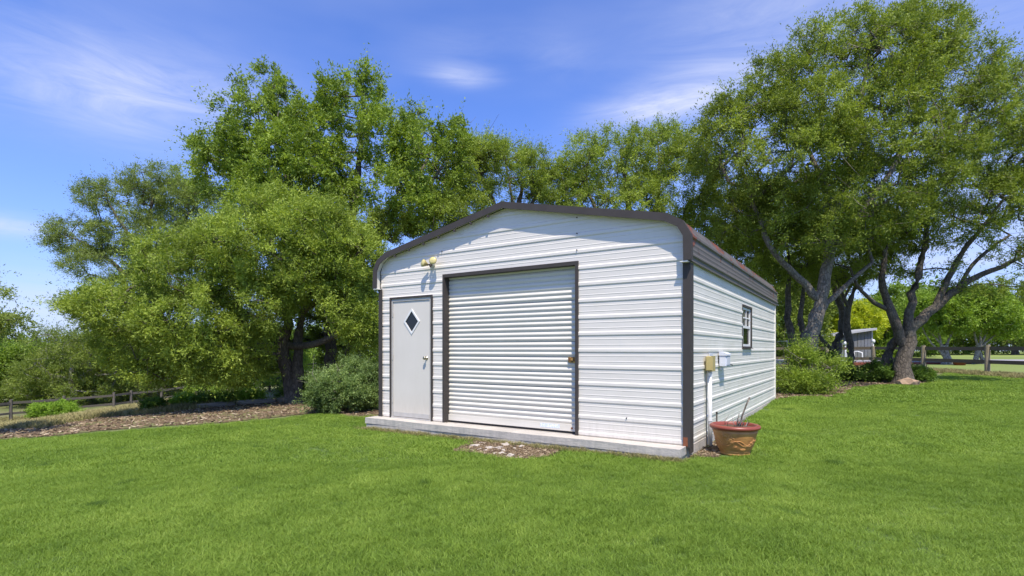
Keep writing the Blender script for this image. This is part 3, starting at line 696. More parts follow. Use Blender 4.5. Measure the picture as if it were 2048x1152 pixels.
for k in range(9):
    a = rnd.uniform(0, 6.28); r = rnd.uniform(.02, .17); x, y = r*math.cos(a)+.03, r*math.sin(a)
    stick([(x, y, .34), (x+rnd.uniform(-.03, .05), y+rnd.uniform(-.03, .03), .39+rnd.uniform(0, .05)), (x+rnd.uniform(-.06, .1), y+rnd.uniform(-.05, .05), .42+rnd.uniform(0, .06))], [.005, .004, .002], M_BARK_S if k % 2 else M_BARK)
stick([(.12, -.06, .35), (.17, -.03, .375), (.24, .02, .40)], [.007, .006, .004], M_BARK_S)

# ------------------------------------------------------------------ fences
def fence(name, label, posts, hgt, rails, mp, mr, pw, group=None, hidden_top=True):
    f = thing(name, label, 'fence', (posts[0][0], posts[0][1], float(H(*posts[0]))))
    rn = random.Random(len(posts)); O = Vector((posts[0][0], posts[0][1], float(H(*posts[0]))))
    tops = []
    for x, y in posts:
        z = float(H(x, y)); tops.append(z)
        bm = bmesh.new(); hh = hgt+rn.uniform(-.01, .04)
        pts = [Vector((x, y, z-.2))-O, Vector((x+rn.uniform(-.01, .01), y, z+hh*.5))-O, Vector((x+rn.uniform(-.02, .02), y, z+hh))-O]
        add_tube(bm, pts, [pw*1.04, pw, pw*.96], 10); bm_obj('post', bm, mp, f)
    for (x0, y0), (x1, y1), za, zb in zip(posts, posts[1:], tops, tops[1:]):
        d = Vector((x1-x0, y1-y0, zb-za)); L = d.length
        for zr, hr in rails:
            a = Vector((x0, y0, za+zr+rn.uniform(-.015, .015)))-O; b = Vector((x1, y1, zb+zr+rn.uniform(-.015, .015)))-O
            dd = (b-a); q = Matrix.Translation(a+Vector((0, 0, 0))) @ dd.to_track_quat('X', 'Z').to_matrix().to_4x4()
            bm = bmesh.new(); add_box(bm, pw*.3, dd.length-pw*.3, -.02-pw*.2, .02-pw*.2, -hr/2, hr/2, q)
            bm_obj('rail', bm, mr, f)
    return f
def fxy(px, d): return ((px-1024)/FPX*d, d)
fence('ranch_fence', 'two rail wooden ranch fence with round posts beyond the right lawn', [(19.5, 14.6), (19.4, 18.2), fxy(1975, 21.7), fxy(1847, 25.1), fxy(1747, 28.0), fxy(1655, 29.8), fxy(1576, 31.9), fxy(1500, 33)], 1.16, [(.50, .15), (1.05, .15)], M_POST, M_RAIL, .095)
fence('rail_fence', 'old grey two rail fence along the drop behind left mulch bed', [fxy(-120, 24), fxy(22, 27), fxy(128, 29), fxy(228, 31), fxy(262, 32.3), fxy(323, 34), fxy(400, 36.5), fxy(480, 39), fxy(560, 42)], 1.08, [(.42, .11), (.93, .12)], M_OLDRAIL, M_OLDRAIL, .07)
# logs edging the left bed
logs = [((395, 818), (470, 812), 'nearest the left fence'), ((474, 811), (552, 806), 'between the two other logs'), ((556, 805), (628, 798), 'nearest the leaning oak trunks')]
for (p0, p1, what) in logs:
    a = Vector((*pix2ground(*p0), 0)); b = Vector((*pix2ground(*p1), 0)); a.z = float(H(a.x, a.y))+.05; b.z = float(H(b.x, b.y))+.05
    o = thing('edging_log', 'grey weathered log edging the mulch bed, '+what, 'log', a, group='grey logs edging the mulch bed')
    tube('trunk', [Vector((0, 0, 0)), (b-a)*.5+Vector((0, .05, .01)), b-a], [.085, .08, .07], M_GREYWOOD, o, 9)

# ------------------------------------------------------------------ trees
class Skel:
    def __init__(s): s.P = []; s.par = []; s.R = []; s.limb = []
def frusta(P0, P1, r0, r1, k, seed=0):
    n = len(P0); d = P1-P0; L = np.linalg.norm(d, axis=1, keepdims=True)+1e-9; d = d/L
    ref = np.where(np.abs(d[:, 2:3]) < .9, np.array([[0, 0, 1.]]), np.array([[1., 0, 0]]))
    a = np.cross(d, ref); a /= np.linalg.norm(a, axis=1, keepdims=True); b = np.cross(d, a)
    an = np.arange(k)*2*np.pi/k; ring = a[:, None]*np.cos(an)[None, :, None]+b[:, None]*np.sin(an)[None, :, None]
    V0 = P0[:, None]+ring*r0[:, None, None]; V1 = (P1+d*L*.04)[:, None]+ring*r1[:, None, None]
    V = np.concatenate([V0, V1], 1).reshape(-1, 3); base = (np.arange(n)*2*k)[:, None]; i = np.arange(k)[None]; j = (i+1) % k
    F = np.stack([base+i, base+j, base+k+j, base+k+i], 2).reshape(-1, 4)
    return V, F
TREES = []; DENS = 1.12; LEAFK = 1.22; SHK = 1.5
def foliage(rs, C, out, size, nsh, nlf, L, flat, asp=.42, droop=.1, quad=True, spread=1., jit=.055):
    """leaf sprays around the cluster centres C: nsh shoots of length L, nlf leaves on each"""
    n = len(C); sd_ = rs.normal(size=(n, nsh, 3)); sd_ /= np.linalg.norm(sd_, axis=2, keepdims=True)
    sd_ = sd_*spread+out[:, None]*.65+np.array([0, 0, .28]); sd_ /= np.linalg.norm(sd_, axis=2, keepdims=True)
    ln = L*rs.uniform(.45, 1.15, (n, nsh, 1, 1)); tt = rs.uniform(.05, 1, (n, nsh, nlf, 1))
    P = C[:, None, None]+sd_[:, :, None]*ln*tt+rs.normal(size=(n, nsh, nlf, 3))*(jit*L/.35)*np.array([1, 1, .8]); P[..., 2] -= droop*ln[..., 0]*tt[..., 0]**2
    P = P.reshape(-1, 3); m = len(P)
    ax = np.repeat(sd_.reshape(-1, 3), nlf, 0)*.7+rs.normal(size=(m, 3))*.55; ax /= np.linalg.norm(ax, axis=1, keepdims=True)
    nm = rs.normal(size=(m, 3))*.75+np.array([0, -.12, flat]); sd = np.cross(ax, nm); sd /= np.linalg.norm(sd, axis=1, keepdims=True)+1e-9
    s = size*rs.uniform(.65, 1.25, (m, 1))
    if quad:
        nrm = np.cross(sd, ax)
        V = np.stack([P, P+ax*s*.45+sd*s*asp*.5+nrm*s*.06, P+ax*s, P+ax*s*.5-sd*s*asp*.5+nrm*s*.06], 1).reshape(-1, 3); F = np.arange(m*4).reshape(-1, 4)
    else:
        V = np.stack([P-sd*s*asp*.55, P+sd*s*asp*.45+ax*s*.25, P+ax*s], 1).reshape(-1, 3); F = np.arange(m*3).reshape(-1, 3)
    tint = np.clip(np.repeat(rs.normal(.5, .24, n), nsh*nlf)+rs.normal(0, .14, m), 0, 1)
    return V, F, tint
def grow(name, label, cat, base, limbs, blobs, ncl, leafm, barkm, size=.065, nsh=6, nlf=13, L=.42, seed=1, gap=.42, gsc=.9, shell=.5, flat=.3,
         asp=.42, group=None, quad=True, step=.4, tw=.0055, stems=None, clear=None, bare=0, spread=1.):
    rs = np.random.RandomState(seed); gap -= .05; ncl = int(ncl*DENS)
    root = thing(name, label, cat, base, group=group); O = np.array(base, float)
    P, par, R = [], [], []; bmT = bmesh.new()
    for li, lb in enumerate(limbs):
        pts = []
        for q in lb:
            pts.append((np.array(q[0], float), q[1]))
        # resample with a smooth, slightly crooked curve
        XY = np.array([p for p, r in pts]); rr_ = np.array([r for p, r in pts]); n = len(XY); tseg = np.r_[0, np.cumsum(np.linalg.norm(np.diff(XY, axis=0), axis=1))]
        m = max(3, int(tseg[-1]/.28)); ts = np.linspace(0, tseg[-1], m)
        Q = np.stack([np.interp(ts, tseg, XY[:, k]) for k in range(3)], 1); rq = np.interp(ts, tseg, rr_)
        for _ in range(2): Q[1:-1] = (Q[:-2]+2*Q[1:-1]+Q[2:])/4
        Q[1:-1] += rs.normal(size=Q[1:-1].shape)*np.minimum(rq[1:-1, None]*.28, .03)
        if li == 0: rq[0] *= 1.35; rq[1] *= 1.12; p0 = -1
        else:
            A = np.array(P); p0 = int(np.argmin(np.linalg.norm(A-Q[0], axis=1))) if len(P) else -1
            if p0 >= 0 and np.linalg.norm(A[p0]-Q[0]) > .8: p0 = -1
        add_tube(bmT, [Vector(q-O) for q in Q], list(rq*(1+rs.normal(size=m)*.05)), 12 if rq[0] > .09 else 7)
        for k in range(m):
            P.append(Q[k]); par.append(p0 if k == 0 else len(P)-2); R.append(rq[k])
    nl = len(P)
    # cluster centres inside the crown blobs
    bl = []
    for b in blobs:
        px, py, d, rx, ry, rdm = b[:6]; wgt = b[6] if len(b) > 6 else 1.
        c = np.array(at(px, py, d)); bl.append((c, np.array([rx*d/FPX, rdm, ry*d/FPX]), wgt))
    vol = np.array([np.prod(r)**.8*wg for c, r, wg in bl]); vol /= vol.sum(); C = []; tries = 0
    while len(C) < ncl and tries < ncl*14:
        tries += 1; c, r, _ = bl[rs.choice(len(bl), p=vol)]
        v = rs.normal(size=3); v /= np.linalg.norm(v); q = c+v*r*(shell+(1-shell)*rs.rand())**.6*(1+.0*rs.rand())
        C.append(q)
    C = np.array(C); nz = vnoise(C*np.array([1, 1, 1.5]), gsc, seed)*.7+vnoise(C, gsc*2.3, seed+3)*.3
    C = C[nz > gap]; g0 = H(C[:, 0], C[:, 1]); C = C[C[:, 2] > g0+.12]
    if clear is not None: C = C[~clear(C)]
    cen = sum(c*wv for (c, r, _), wv in zip(bl, vol)); out = C-cen; out /= np.linalg.norm(out, axis=1, keepdims=True)+1e-6
    # hook every cluster onto the nearest wood
    N = len(C); cap = nl+N*14; PA = np.zeros((cap, 3)); PA[:nl] = np.array(P); par = par+[0]*(cap-nl); cnt = nl
    dl = np.array([np.min(np.linalg.norm(PA[:nl]-c, axis=1)) for c in C]); tips = []
    for ci in np.argsort(dl):
        c = C[ci]-out[ci]*.06; dd = np.linalg.norm(PA[:cnt]-c, axis=1)+.35*np.maximum(0, PA[:cnt, 2]-c[2]); j = int(np.argmin(dd)); p = PA[j]; D_ = c-p; Ln = np.linalg.norm(D_)
        k = min(12, max(1, int(Ln/step))); bend = rs.normal(size=3)*.10*Ln; bend[2] += .09*Ln; prev = j
        for i in range(1, k+1):
            f = i/k; q = p+D_*f+bend*math.sin(math.pi*f)+(rs.normal(size=3)*.04 if i < k else 0)
            PA[cnt] = q; par[cnt] = prev; prev = cnt; cnt += 1
        tips.append(prev)
    num = np.zeros(cnt); num[tips] = 1
    for i in range(cnt-1, nl-1, -1): num[par[i]] += num[i]
    rad_ = np.zeros(cnt); rad_[:nl] = R; rad_[nl:] = tw*num[nl:]**.46
    idx = np.arange(nl, cnt); pi = np.array([par[i] for i in idx]); r1 = rad_[idx]; r0 = np.minimum(rad_[pi], r1*1.25)
    bmT_m = bpy.data.meshes.new('t'); bmesh.ops.recalc_face_normals(bmT, faces=bmT.faces); bmT.to_mesh(bmT_m); bmT.free()
    Vt = np.zeros(len(bmT_m.vertices)*3); bmT_m.vertices.foreach_get('co', Vt); Vt = Vt.reshape(-1, 3); Ft = [tuple(p.vertices) for p in bmT_m.polygons]; bpy.data.meshes.remove(bmT_m)
    Ft4 = np.array([f for f in Ft if len(f) == 4]) if Ft else np.zeros((0, 4), int)
    Vs, Fs, o = [Vt], [Ft4], len(Vt)
    for k, sel in ((6, r1 > .025), (4, (r1 <= .025) & (r1 > .011)), (3, r1 <= .011)):
        if sel.any():
            v, f = frusta(PA[pi[sel]]-O, PA[idx[sel]]-O, r0[sel], r1[sel], k); Vs.append(v); Fs.append(f+o); o += len(v)
    if bare:                                                # leafless twigs sticking out
        s0 = idx[rs.randint(0, len(idx), bare)]; dv_ = rs.normal(size=(bare, 3))*.5+np.array([0, 0, .1]); a = PA[s0]; b1 = a+dv_*.45; b2 = b1+dv_*.3+rs.normal(size=(bare, 3))*.12
        for q0, q1, ra, rb in ((a, b1, .009, .006), (b1, b2, .006, .003)):
            v, f = frusta(q0-O, q1-O, np.full(bare, ra), np.full(bare, rb), 3); Vs.append(v); Fs.append(f+o); o += len(v)
    raw_mesh('trunk' if cat == 'tree' else 'stems', np.concatenate(Vs), np.concatenate(Fs), barkm, root, smooth=True)
    V, F, ti = foliage(rs, C, out, size*LEAFK, int(round(nsh*SHK)), nlf, L*.84, flat, asp, jit=.042, quad=False, spread=spread)
    if quad and len(C) > 150:                                # long outer shoots make the outline ragged
        dist = np.linalg.norm((C-cen)/np.array([1, 1, .8]), axis=1); pick = (dist > np.quantile(dist, .35)) & (rs.rand(len(C)) < .42)
        Cw = C[pick]; ow = out[pick]; V2, F2, t2 = foliage(rs, Cw, ow*1.3+np.array([0, 0, .45]), size*LEAFK*.9, 3, 15, L*1.9, flat, asp, droop=.2, quad=False, spread=.6, jit=.018)
        F = np.concatenate([F, F2+len(V)]); V = np.concatenate([V, V2]); ti = np.concatenate([ti, t2])
    raw_mesh('crown' if cat == 'tree' else 'foliage', V-O, F, leafm, root, attrs={'tint': ('FACE', ti)})
    TREES.append((label, len(C), len(F)))
    return root
def lim(d, *pts):
    """limb from (px, py, r[, depth]) points; py None = on the ground"""
    o = []
    for q in pts:
        dd = q[3] if len(q) > 3 else d
        o.append((onground(q[0], dd, -.12) if q[1] is None else at(q[0], q[1], dd), q[2]))
    return o
def gb(px, d): return tuple(onground(px, d))

# --- right hand side
grow('oak_tree', 'tallest live oak with thick pale grey leaning trunk right of the shed', 'tree', gb(1600, 15.5), [
    lim(15.5, (1600, None, .25), (1611, 720, .21), (1627, 660, .19), (1642, 605, .175), (1650, 560, .16), (1656, 510, .14), (1668, 440, .115), (1690, 370, .09), (1706, 290, .09), (1722, 200, .06), (1738, 110, .03)),
    lim(15.5, (1640, 600, .12), (1615, 572, .105), (1585, 545, .095), (1548, 512, .085), (1530, 470, .075), (1512, 420, .06), (1492, 370, .06, 15), (1482, 335, .03, 14.9)),
    lim(15.5, (1656, 510, .10), (1700, 455, .085, 15.2), (1755, 380, .065, 15), (1815, 290, .06, 15), (1860, 180, .035, 15)),
    lim(15.5, (1628, 655, .10), (1652, 605, .085, 15.8), (1690, 570, .07, 16), (1745, 525, .05, 16.4)),
    lim(15.5, (1668, 440, .10), (1640, 350, .07, 15.8), (1600, 260, .05, 16), (1580, 170, .03, 16)),
    lim(15.5, (1690, 370, .09), (1760, 330, .07, 16.5), (1860, 280, .05, 17), (1960, 230, .03, 17.3))],
    [(1560, 300, 15.4, 150, 120, 2.2), (1700, 170, 15.5, 150, 120, 2.4), (1800, 110, 15.8, 95, 85, 2), (1840, 230, 16, 150, 130, 2.5), (1965, 240, 16.6, 70, 100, 2), (1620, 110, 15, 60, 45, 1.5),
     (1440, 280, 15.6, 55, 80, 1.6), (1600, 430, 16.4, 160, 80, 2, .8), (1545, 170, 15.4, 55, 45, 1.4), (1880, 70, 16, 45, 40, 1.2), (1760, 60, 15.6, 55, 38, 1.4), (1990, 165, 16.6, 40, 35, 1), (1480, 430, 16.5, 80, 70, 1.5, .7), (1720, 400, 16.5, 110, 90, 2, .9), (1500, 215, 15.4, 50, 40, 1.2), (1640, 460, 14.6, 130, 45, 1.0, .7), (1780, 420, 14.8, 80, 45, 1.0, .7), (1690, 62, 15.2, 40, 28, 1), (1700, 320, 13.7, 120, 90, 1.1), (1570, 330, 13.9, 90, 80, 1.1), (1840, 320, 14.2, 110, 80, 1.2), (1760, 200, 13.9, 90, 70, 1.1), (1640, 220, 13.8, 80, 60, 1.1)],
    2500, L_OAK, M_BARK, seed=11, gap=.37, nlf=13, bare=260)
grow('oak_tree', 'dark barked oak forking low into wide spreading limbs by the tan rock', 'tree', gb(1805, 17.5), [
    lim(17.5, (1805, None, .28), (1806, 730, .235), (1811, 692, .21), (1817, 662, .20)),
    lim(17.5, (1811, 694, .16), (1795, 660, .15), (1785, 625, .135), (1772, 598, .12), (1760, 555, .10), (1775, 500, .07), (1792, 430, .035)),
    lim(17.5, (1784, 622, .085), (1760, 612, .075), (1737, 598, .065), (1715, 578, .055, 17.2), (1700, 535, .03, 17)),
    lim(17.5, (1817, 662, .15), (1815, 625, .14), (1829, 570, .12), (1845, 510, .095), (1858, 440, .07), (1868, 370, .035)),
    lim(17.5, (1817, 664, .17), (1842, 643, .15), (1872, 610, .135), (1912, 578, .12), (1962, 548, .09), (2015, 528, .07), (2070, 500, .03)),
    lim(17.5, (1872, 610, .11), (1892, 560, .095), (1925, 500, .075), (1968, 450, .055, 17), (2010, 395, .03, 17)),
    lim(18, (1773, None, .17), (1773, 712, .15), (1786, 675, .14), (1812, 664, .12, 17.6)),
    lim(17.5, (1912, 578, .07), (1950, 520, .06, 18), (2020, 470, .04, 18.4))],
    [(1900, 420, 17.4, 120, 75, 2.2), (1975, 370, 17.2, 80, 90, 2), (2025, 440, 17.5, 80, 90, 2.2), (1790, 440, 18, 80, 65, 2, .8), (2040, 290, 17.4, 60, 90, 2), (1980, 562, 17, 90, 18, 1.6, .9), (1760, 540, 17.8, 50, 35, 1.3, .7), (1850, 520, 18.2, 70, 35, 1.6, .5), (2060, 560, 17, 50, 35, 1.6), (1690, 500, 17.5, 60, 50, 1.5, .6)],
    900, L_OAK, M_BARK_D, seed=12, gap=.45, bare=420)
grow('oak_tree', 'slim oak with wavy thin trunk in front of the grey board shed', 'tree', gb(1697, 19.5), [
    lim(19.5, (1697, None, .15), (1700, 720, .125), (1706, 700, .12), (1693, 672, .12), (1690, 645, .11), (1697, 615, .10), (1706, 585, .08), (1722, 550, .05), (1735, 500, .03)), lim(19.5, (1697, 615, .07), (1680, 585, .05), (1668, 540, .03))],
    [(1705, 520, 19.5, 75, 50, 2), (1660, 470, 19.5, 70, 60, 2), (1740, 440, 19.5, 70, 60, 2)], 330, L_OAK, M_BARK_D, seed=13, gap=.4, bare=80)
grow('oak_tree', 'crooked dark trunked oak between the pale oak and the slim oak', 'tree', gb(1668, 21.5), [
    lim(21.5, (1668, None, .2), (1671, 715, .17), (1676, 680, .17), (1688, 645, .15), (1682, 610, .13), (1668, 575, .1), (1650, 530, .06), (1640, 460, .03)), lim(21.5, (1672, 705, .1), (1652, 690, .08), (1636, 672, .06), (1625, 630, .03)), lim(21.5, (1682, 610, .08), (1700, 570, .05), (1725, 520, .03))],
    [(1650, 500, 21.5, 90, 70, 2.5), (1720, 480, 21.5, 70, 60, 2), (1610, 420, 21.5, 90, 70, 2.2)], 420, L_OAK, M_BARK_D, seed=14, gap=.36, bare=80)
grow('oak_tree', 'twin stemmed oak standing just behind the far right shed corner', 'tree', gb(1590, 19), [
    lim(19, (1590, None, .17), (1590, 700, .14), (1578, 660, .12), (1573, 610, .1), (1582, 550, .07), (1570, 480, .03)), lim(19, (1590, 700, .12), (1604, 670, .10), (1600, 620, .08), (1612, 560, .05), (1620, 500, .03))],
    [(1570, 500, 19, 60, 70, 2), (1520, 430, 19, 90, 70, 2.2), (1600, 560, 20, 45, 50, 1.4, .6), (1640, 450, 19.5, 60, 60, 1.5)], 480, L_OAK, M_BARK_D, seed=15, gap=.34, bare=80)
# --- behind the shed
grow('oak_tree', 'bright bushy topped oak rising behind the right half of the shed roof', 'tree', gb(1290, 19.5), [
    lim(19.5, (1290, None, .22), (1285, 600, .2), (1275, 500, .16), (1260, 430, .12), (1250, 370, .07), (1240, 300, .03)), lim(19.5, (1275, 500, .12), (1310, 430, .09), (1320, 350, .06), (1315, 280, .03)), lim(19.5, (1275, 500, .1), (1200, 440, .07), (1170, 370, .05), (1180, 300, .03)), lim(19.5, (1280, 540, .1), (1360, 470, .08), (1420, 430, .04))],
    [(1300, 325, 19.3, 75, 62, 2), (1175, 335, 19.3, 55, 60, 1.8), (1235, 345, 19, 75, 65, 2), (1240, 420, 19, 140, 50, 2.2), (1360, 380, 18.6, 70, 85, 2), (1430, 455, 18.2, 85, 75, 2), (1222, 282, 19.3, 24, 22, .8), (1318, 262, 19.4, 40, 22, 1), (1120, 385, 19.3, 45, 55, 1.4), (1480, 520, 18.5, 60, 50, 1.4), (1140, 350, 19.3, 32, 36, 1.2), (1370, 310, 19, 45, 45, 1.4)],
    1150, L_FRONT, M_BARK_D, seed=21, gap=.34, bare=100)
grow('oak_tree', 'open crowned oak behind the roof peak with sky showing between twigs', 'tree', gb(1010, 19), [
    lim(19, (1010, None, .2), (1015, 600, .18), (1020, 480, .14), (1035, 420, .1), (1045, 370, .05)), lim(19, (1020, 480, .12), (990, 410, .08), (960, 350, .04)), lim(19, (1020, 480, .09), (1060, 415, .06), (1090, 360, .03)), lim(19, (1030, 430, .06), (1020, 380, .04), (1010, 320, .02))],
    [(1000, 330, 18.8, 65, 38, 1.8), (945, 350, 18.4, 55, 55, 1.8), (1065, 335, 19, 30, 35, 1.2), (1010, 370, 19, 85, 30, 1.4, .8), (1085, 372, 19, 35, 40, 1.2), (975, 310, 18.8, 45, 28, 1.2), (925, 430, 18, 70, 45, 1.6), (880, 440, 17.5, 70, 45, 1.6)], 760, L_FRONT, M_BARK_D, seed=22, gap=.34, bare=160, size=.06)
grow('oak_tree', 'tall broad leaved oak with upright spires rising behind left roof slope', 'tree', gb(690, 17.5), [
    lim(17.5, (690, None, .26), (692, 650, .24), (700, 540, .2), (703, 450, .16), (708, 390, .13), (718, 340, .10), (722, 280, .07), (728, 215, .045), (720, 150, .02)),
    lim(17.5, (700, 540, .16), (640, 470, .13), (590, 390, .1), (555, 310, .07), (545, 230, .045), (550, 150, .02)),
    lim(17.5, (700, 540, .14), (760, 470, .12), (810, 400, .09), (850, 330, .06), (870, 280, .03)),
    lim(17.5, (590, 400, .07), (520, 350, .05), (450, 320, .03), (395, 290, .015)), lim(17.5, (810, 400, .07), (880, 350, .05), (905, 280, .02))],
    [(535, 290, 17.3, 85, 85, 2.2), (470, 320, 17.3, 55, 45, 1.5), (600, 360, 17, 110, 95, 2.3), (560, 430, 17, 90, 70, 2), (700, 215, 17.5, 62, 45, 1.6, .8), (640, 300, 17.2, 60, 80, 1.8), (780, 290, 17.5, 70, 70, 2), (850, 330, 17.3, 75, 80, 2), (905, 305, 17.6, 40, 45, 1.4), (545, 165, 17.4, 24, 32, .8), (498, 195, 17.4, 25, 35, .8), (742, 165, 17.6, 28, 30, .9), (655, 200, 17.5, 22, 30, .8), (915, 262, 17.6, 17, 25, .6), (822, 228, 17.6, 22, 20, .7),
     (402, 292, 17.4, 20, 12, .5), (575, 215, 17.4, 40, 45, 1.2), (800, 400, 17, 90, 55, 1.8), (690, 430, 17.4, 70, 60, 1.8, .5), (430, 360, 17.3, 40, 35, 1.2)],
    1550, L_OAK2, M_BARK, seed=23, gap=.38, size=.075, nlf=12, nsh=6, asp=.55, bare=140)
# --- left group
def hole(C):                                                # the open dark hollow between the trunks of the left oak
    px = C[:, 0]/C[:, 1]*FPX+1024; py = HOR-(C[:, 2]-CAM_H)/C[:, 1]*FPX
    return (((px-612)/58)**2+((py-705)/88)**2 < 1)
grow('elm_tree', 'broad spreading bright green tree with leaning dark trunks left of the shed', 'tree', gb(590, 15), [
    lim(15, (590, None, .24), (582, 765, .19), (565, 718, .16), (572, 670, .15), (575, 620, .13), (562, 560, .10), (545, 495, .06), (530, 440, .03)),
    lim(15, (594, None, .2), (600, 740, .15), (591, 685, .13), (606, 625, .11), (636, 560, .08), (650, 490, .04)),
    lim(15, (572, 690, .11), (620, 694, .10, 14.7), (668, 676, .08, 14.4), (705, 640, .05, 14.2)),
    lim(15, (572, 668, .10), (520, 640, .08, 14.6), (450, 600, .06, 14.2), (370, 570, .04, 14)),
    lim(15, (575, 620, .09), (520, 560, .07, 14.5), (440, 510, .05, 14), (360, 470, .03, 14)),
    lim(15, (566, 712, .06), (510, 700, .05, 14.4), (430, 680, .03, 13.8)),
    lim(15, (606, 625, .08), (680, 560, .06, 14.3), (720, 500, .03, 14))],
    [(520, 510, 14, 135, 80, 1.9), (400, 540, 14, 90, 75, 1.9), (640, 470, 14, 85, 60, 1.8), (705, 520, 14, 60, 65, 1.5), (500, 610, 13.6, 100, 60, 1.6), (395, 640, 13.6, 105, 60, 1.6), (440, 700, 13.8, 100, 40, 1.4), (280, 620, 14, 90, 60, 1.6), (690, 620, 14, 60, 70, 1.3), (620, 560, 14, 70, 50, 1.5), (215, 610, 14, 50, 30, 1.2), (300, 700, 14.4, 80, 45, 1.4), (725, 690, 14.2, 25, 50, .8), (675, 735, 14.6, 40, 40, .9, .8), (560, 420, 14.2, 60, 35, 1.3), (455, 738, 13.9, 75, 26, 1.2), (350, 735, 14.2, 80, 30, 1.3), (725, 640, 14, 35, 60, .9)],
    2200, L_FRONT, M_BARK_D, seed=31, gap=.33, size=.068, nlf=13, clear=hole, asp=.36, bare=60)
grow('oak_tree', 'oak with thick trunk half hidden by the grey bush beside the shed', 'tree', gb(655, 16), [
    lim(16, (655, None, .21), (662, 745, .19), (660, 700, .17), (655, 640, .14), (665, 570, .09), (680, 500, .04)), lim(16, (718, None, .2), (716, 740, .17), (712, 690, .15), (716, 640, .11), (722, 570, .05))],
    [(690, 590, 16.3, 60, 70, 1.5), (640, 560, 16.5, 60, 50, 1.5), (620, 645, 17.5, 65, 45, 1.3), (530, 610, 17.5, 60, 45, 1.3), (530, 700, 18, 60, 45, 1.3), (680, 690, 17.3, 50, 50, 1.2), (775, 455, 16.8, 45, 30, 1.2)], 760, L_OAK, M_BARK_D, seed=32, gap=.32)
D2 = 38
grow('oak_tree', 'round crowned grey green oak farthest left behind the bright spreading tree', 'tree', gb(330, D2), [
    lim(D2, (330, None, .42), (325, 700, .36), (315, 600, .3), (300, 520, .22), (298, 450, .15), (310, 380, .08)), lim(D2, (315, 600, .2), (240, 540, .14), (180, 490, .08), (130, 470, .03)), lim(D2, (300, 520, .17), (250, 460, .11), (215, 400, .05)), lim(D2, (300, 520, .17), (360, 450, .11), (400, 400, .05)), lim(D2, (320, 640, .13), (230, 610, .08), (150, 600, .03))],
    [(250, 410, D2, 75, 50, 3, .9), (320, 375, D2, 65, 42, 2.6, .9), (165, 475, D2, 55, 42, 2.4), (400, 420, D2, 60, 55, 2.8), (280, 470, D2, 90, 55, 3, .9), (210, 530, D2, 70, 38, 2.8), (350, 500, D2, 90, 60, 3), (150, 608, D2, 38, 11, 1.2, 1.5), (230, 590, D2, 60, 35, 2.4), (190, 395, D2, 35, 20, 1.5), (128, 490, D2, 25, 15, 1.2), (430, 480, D2, 55, 55, 2.6), (370, 400, D2, 50, 35, 2.4)],
    1750, L_SAGE, M_BARK_D, seed=33, gap=.36, nlf=11, bare=200, size=.10, L=.72, step=.7, gsc=.55, tw=.008)
jun = [('low dark juniper with drooping boughs behind the middle of the left fence', 300, 38, [(300, 745, 38, 85, 36, 3), (250, 705, 38.5, 75, 42, 3), (350, 725, 38, 70, 45, 3), (300, 780, 38, 60, 18, 2.4)]),
       ('juniper with bare grey lower branches nearest the bright spreading tree', 430, 41, [(420, 750, 41, 75, 34, 3), (520, 735, 42, 60, 38, 3), (470, 700, 41, 70, 45, 3), (390, 700, 41, 70, 45, 3)]),
       ('scraggly juniper farthest left behind the left fence', 150, 35, [(135, 735, 35, 65, 42, 3), (205, 700, 35, 55, 45, 3), (110, 680, 35, 28, 20, 2), (180, 775, 35, 60, 28, 3), (85, 775, 35, 45, 28, 2.5)])]
for k, (lb, px, d, bl) in enumerate(jun):
    grow('juniper_tree', lb, 'tree', gb(px, d), [lim(d, (px, None, .24), (px-6, 770, .18), (px-4, 720, .12), (px+4, 680, .05)), lim(d, (px-5, 760, .12), (px-45, 750, .08), (px-80, 745, .04)), lim(d, (px-4, 755, .12), (px+45, 750, .08), (px+80, 748, .04))],
         bl, 700, L_CEDAR, M_BARK_S, seed=40+k, gap=.26, size=.12, nsh=6, nlf=9, L=.75, asp=.32, bare=330, step=.7, tw=.009, gsc=.6, group='junipers behind the left fence')
grow('shrub', 'bright green shrub seen under the spreading tree between its trunk and the fence', 'bush', gb(540, 22), [lim(22, (540, None, .04), (540, 760, .03), (535, 720, .02))], [(520, 760, 22, 60, 36, 1.4), (580, 740, 23, 50, 45, 1.4), (480, 770, 21.5, 40, 28, 1.2), (640, 760, 23, 40, 40, 1.2), (560, 700, 23, 60, 30, 1.4)], 300, L_LIGHT, M_BARK_D, seed=50, gap=.35, size=.08, nlf=9)
grow('oak_tree', 'leafy bough tips of a tree standing outside the frame at far left', 'tree', gb(-260, 11), [
    lim(11, (-260, None, .22), (-255, 700, .18), (-240, 620, .14), (-200, 540, .08), (-180, 480, .04)), lim(11, (-240, 640, .09), (-150, 620, .07), (-60, 640, .04), (20, 640, .015)), lim(11, (-215, 570, .07), (-120, 560, .04), (-30, 575, .015))],
    [(-8, 643, 11, 44, 17, .6, .8), (-80, 635, 11, 60, 25, 1, .6), (-45, 585, 11, 52, 9, .6, .7), (-180, 560, 11, 90, 80, 1.4), (-250, 480, 11, 90, 70, 1.4), (5, 672, 11, 22, 7, .3, .8)], 520, L_SAGE, M_BARK_D, seed=51, gap=.3, size=.055, L=.3)
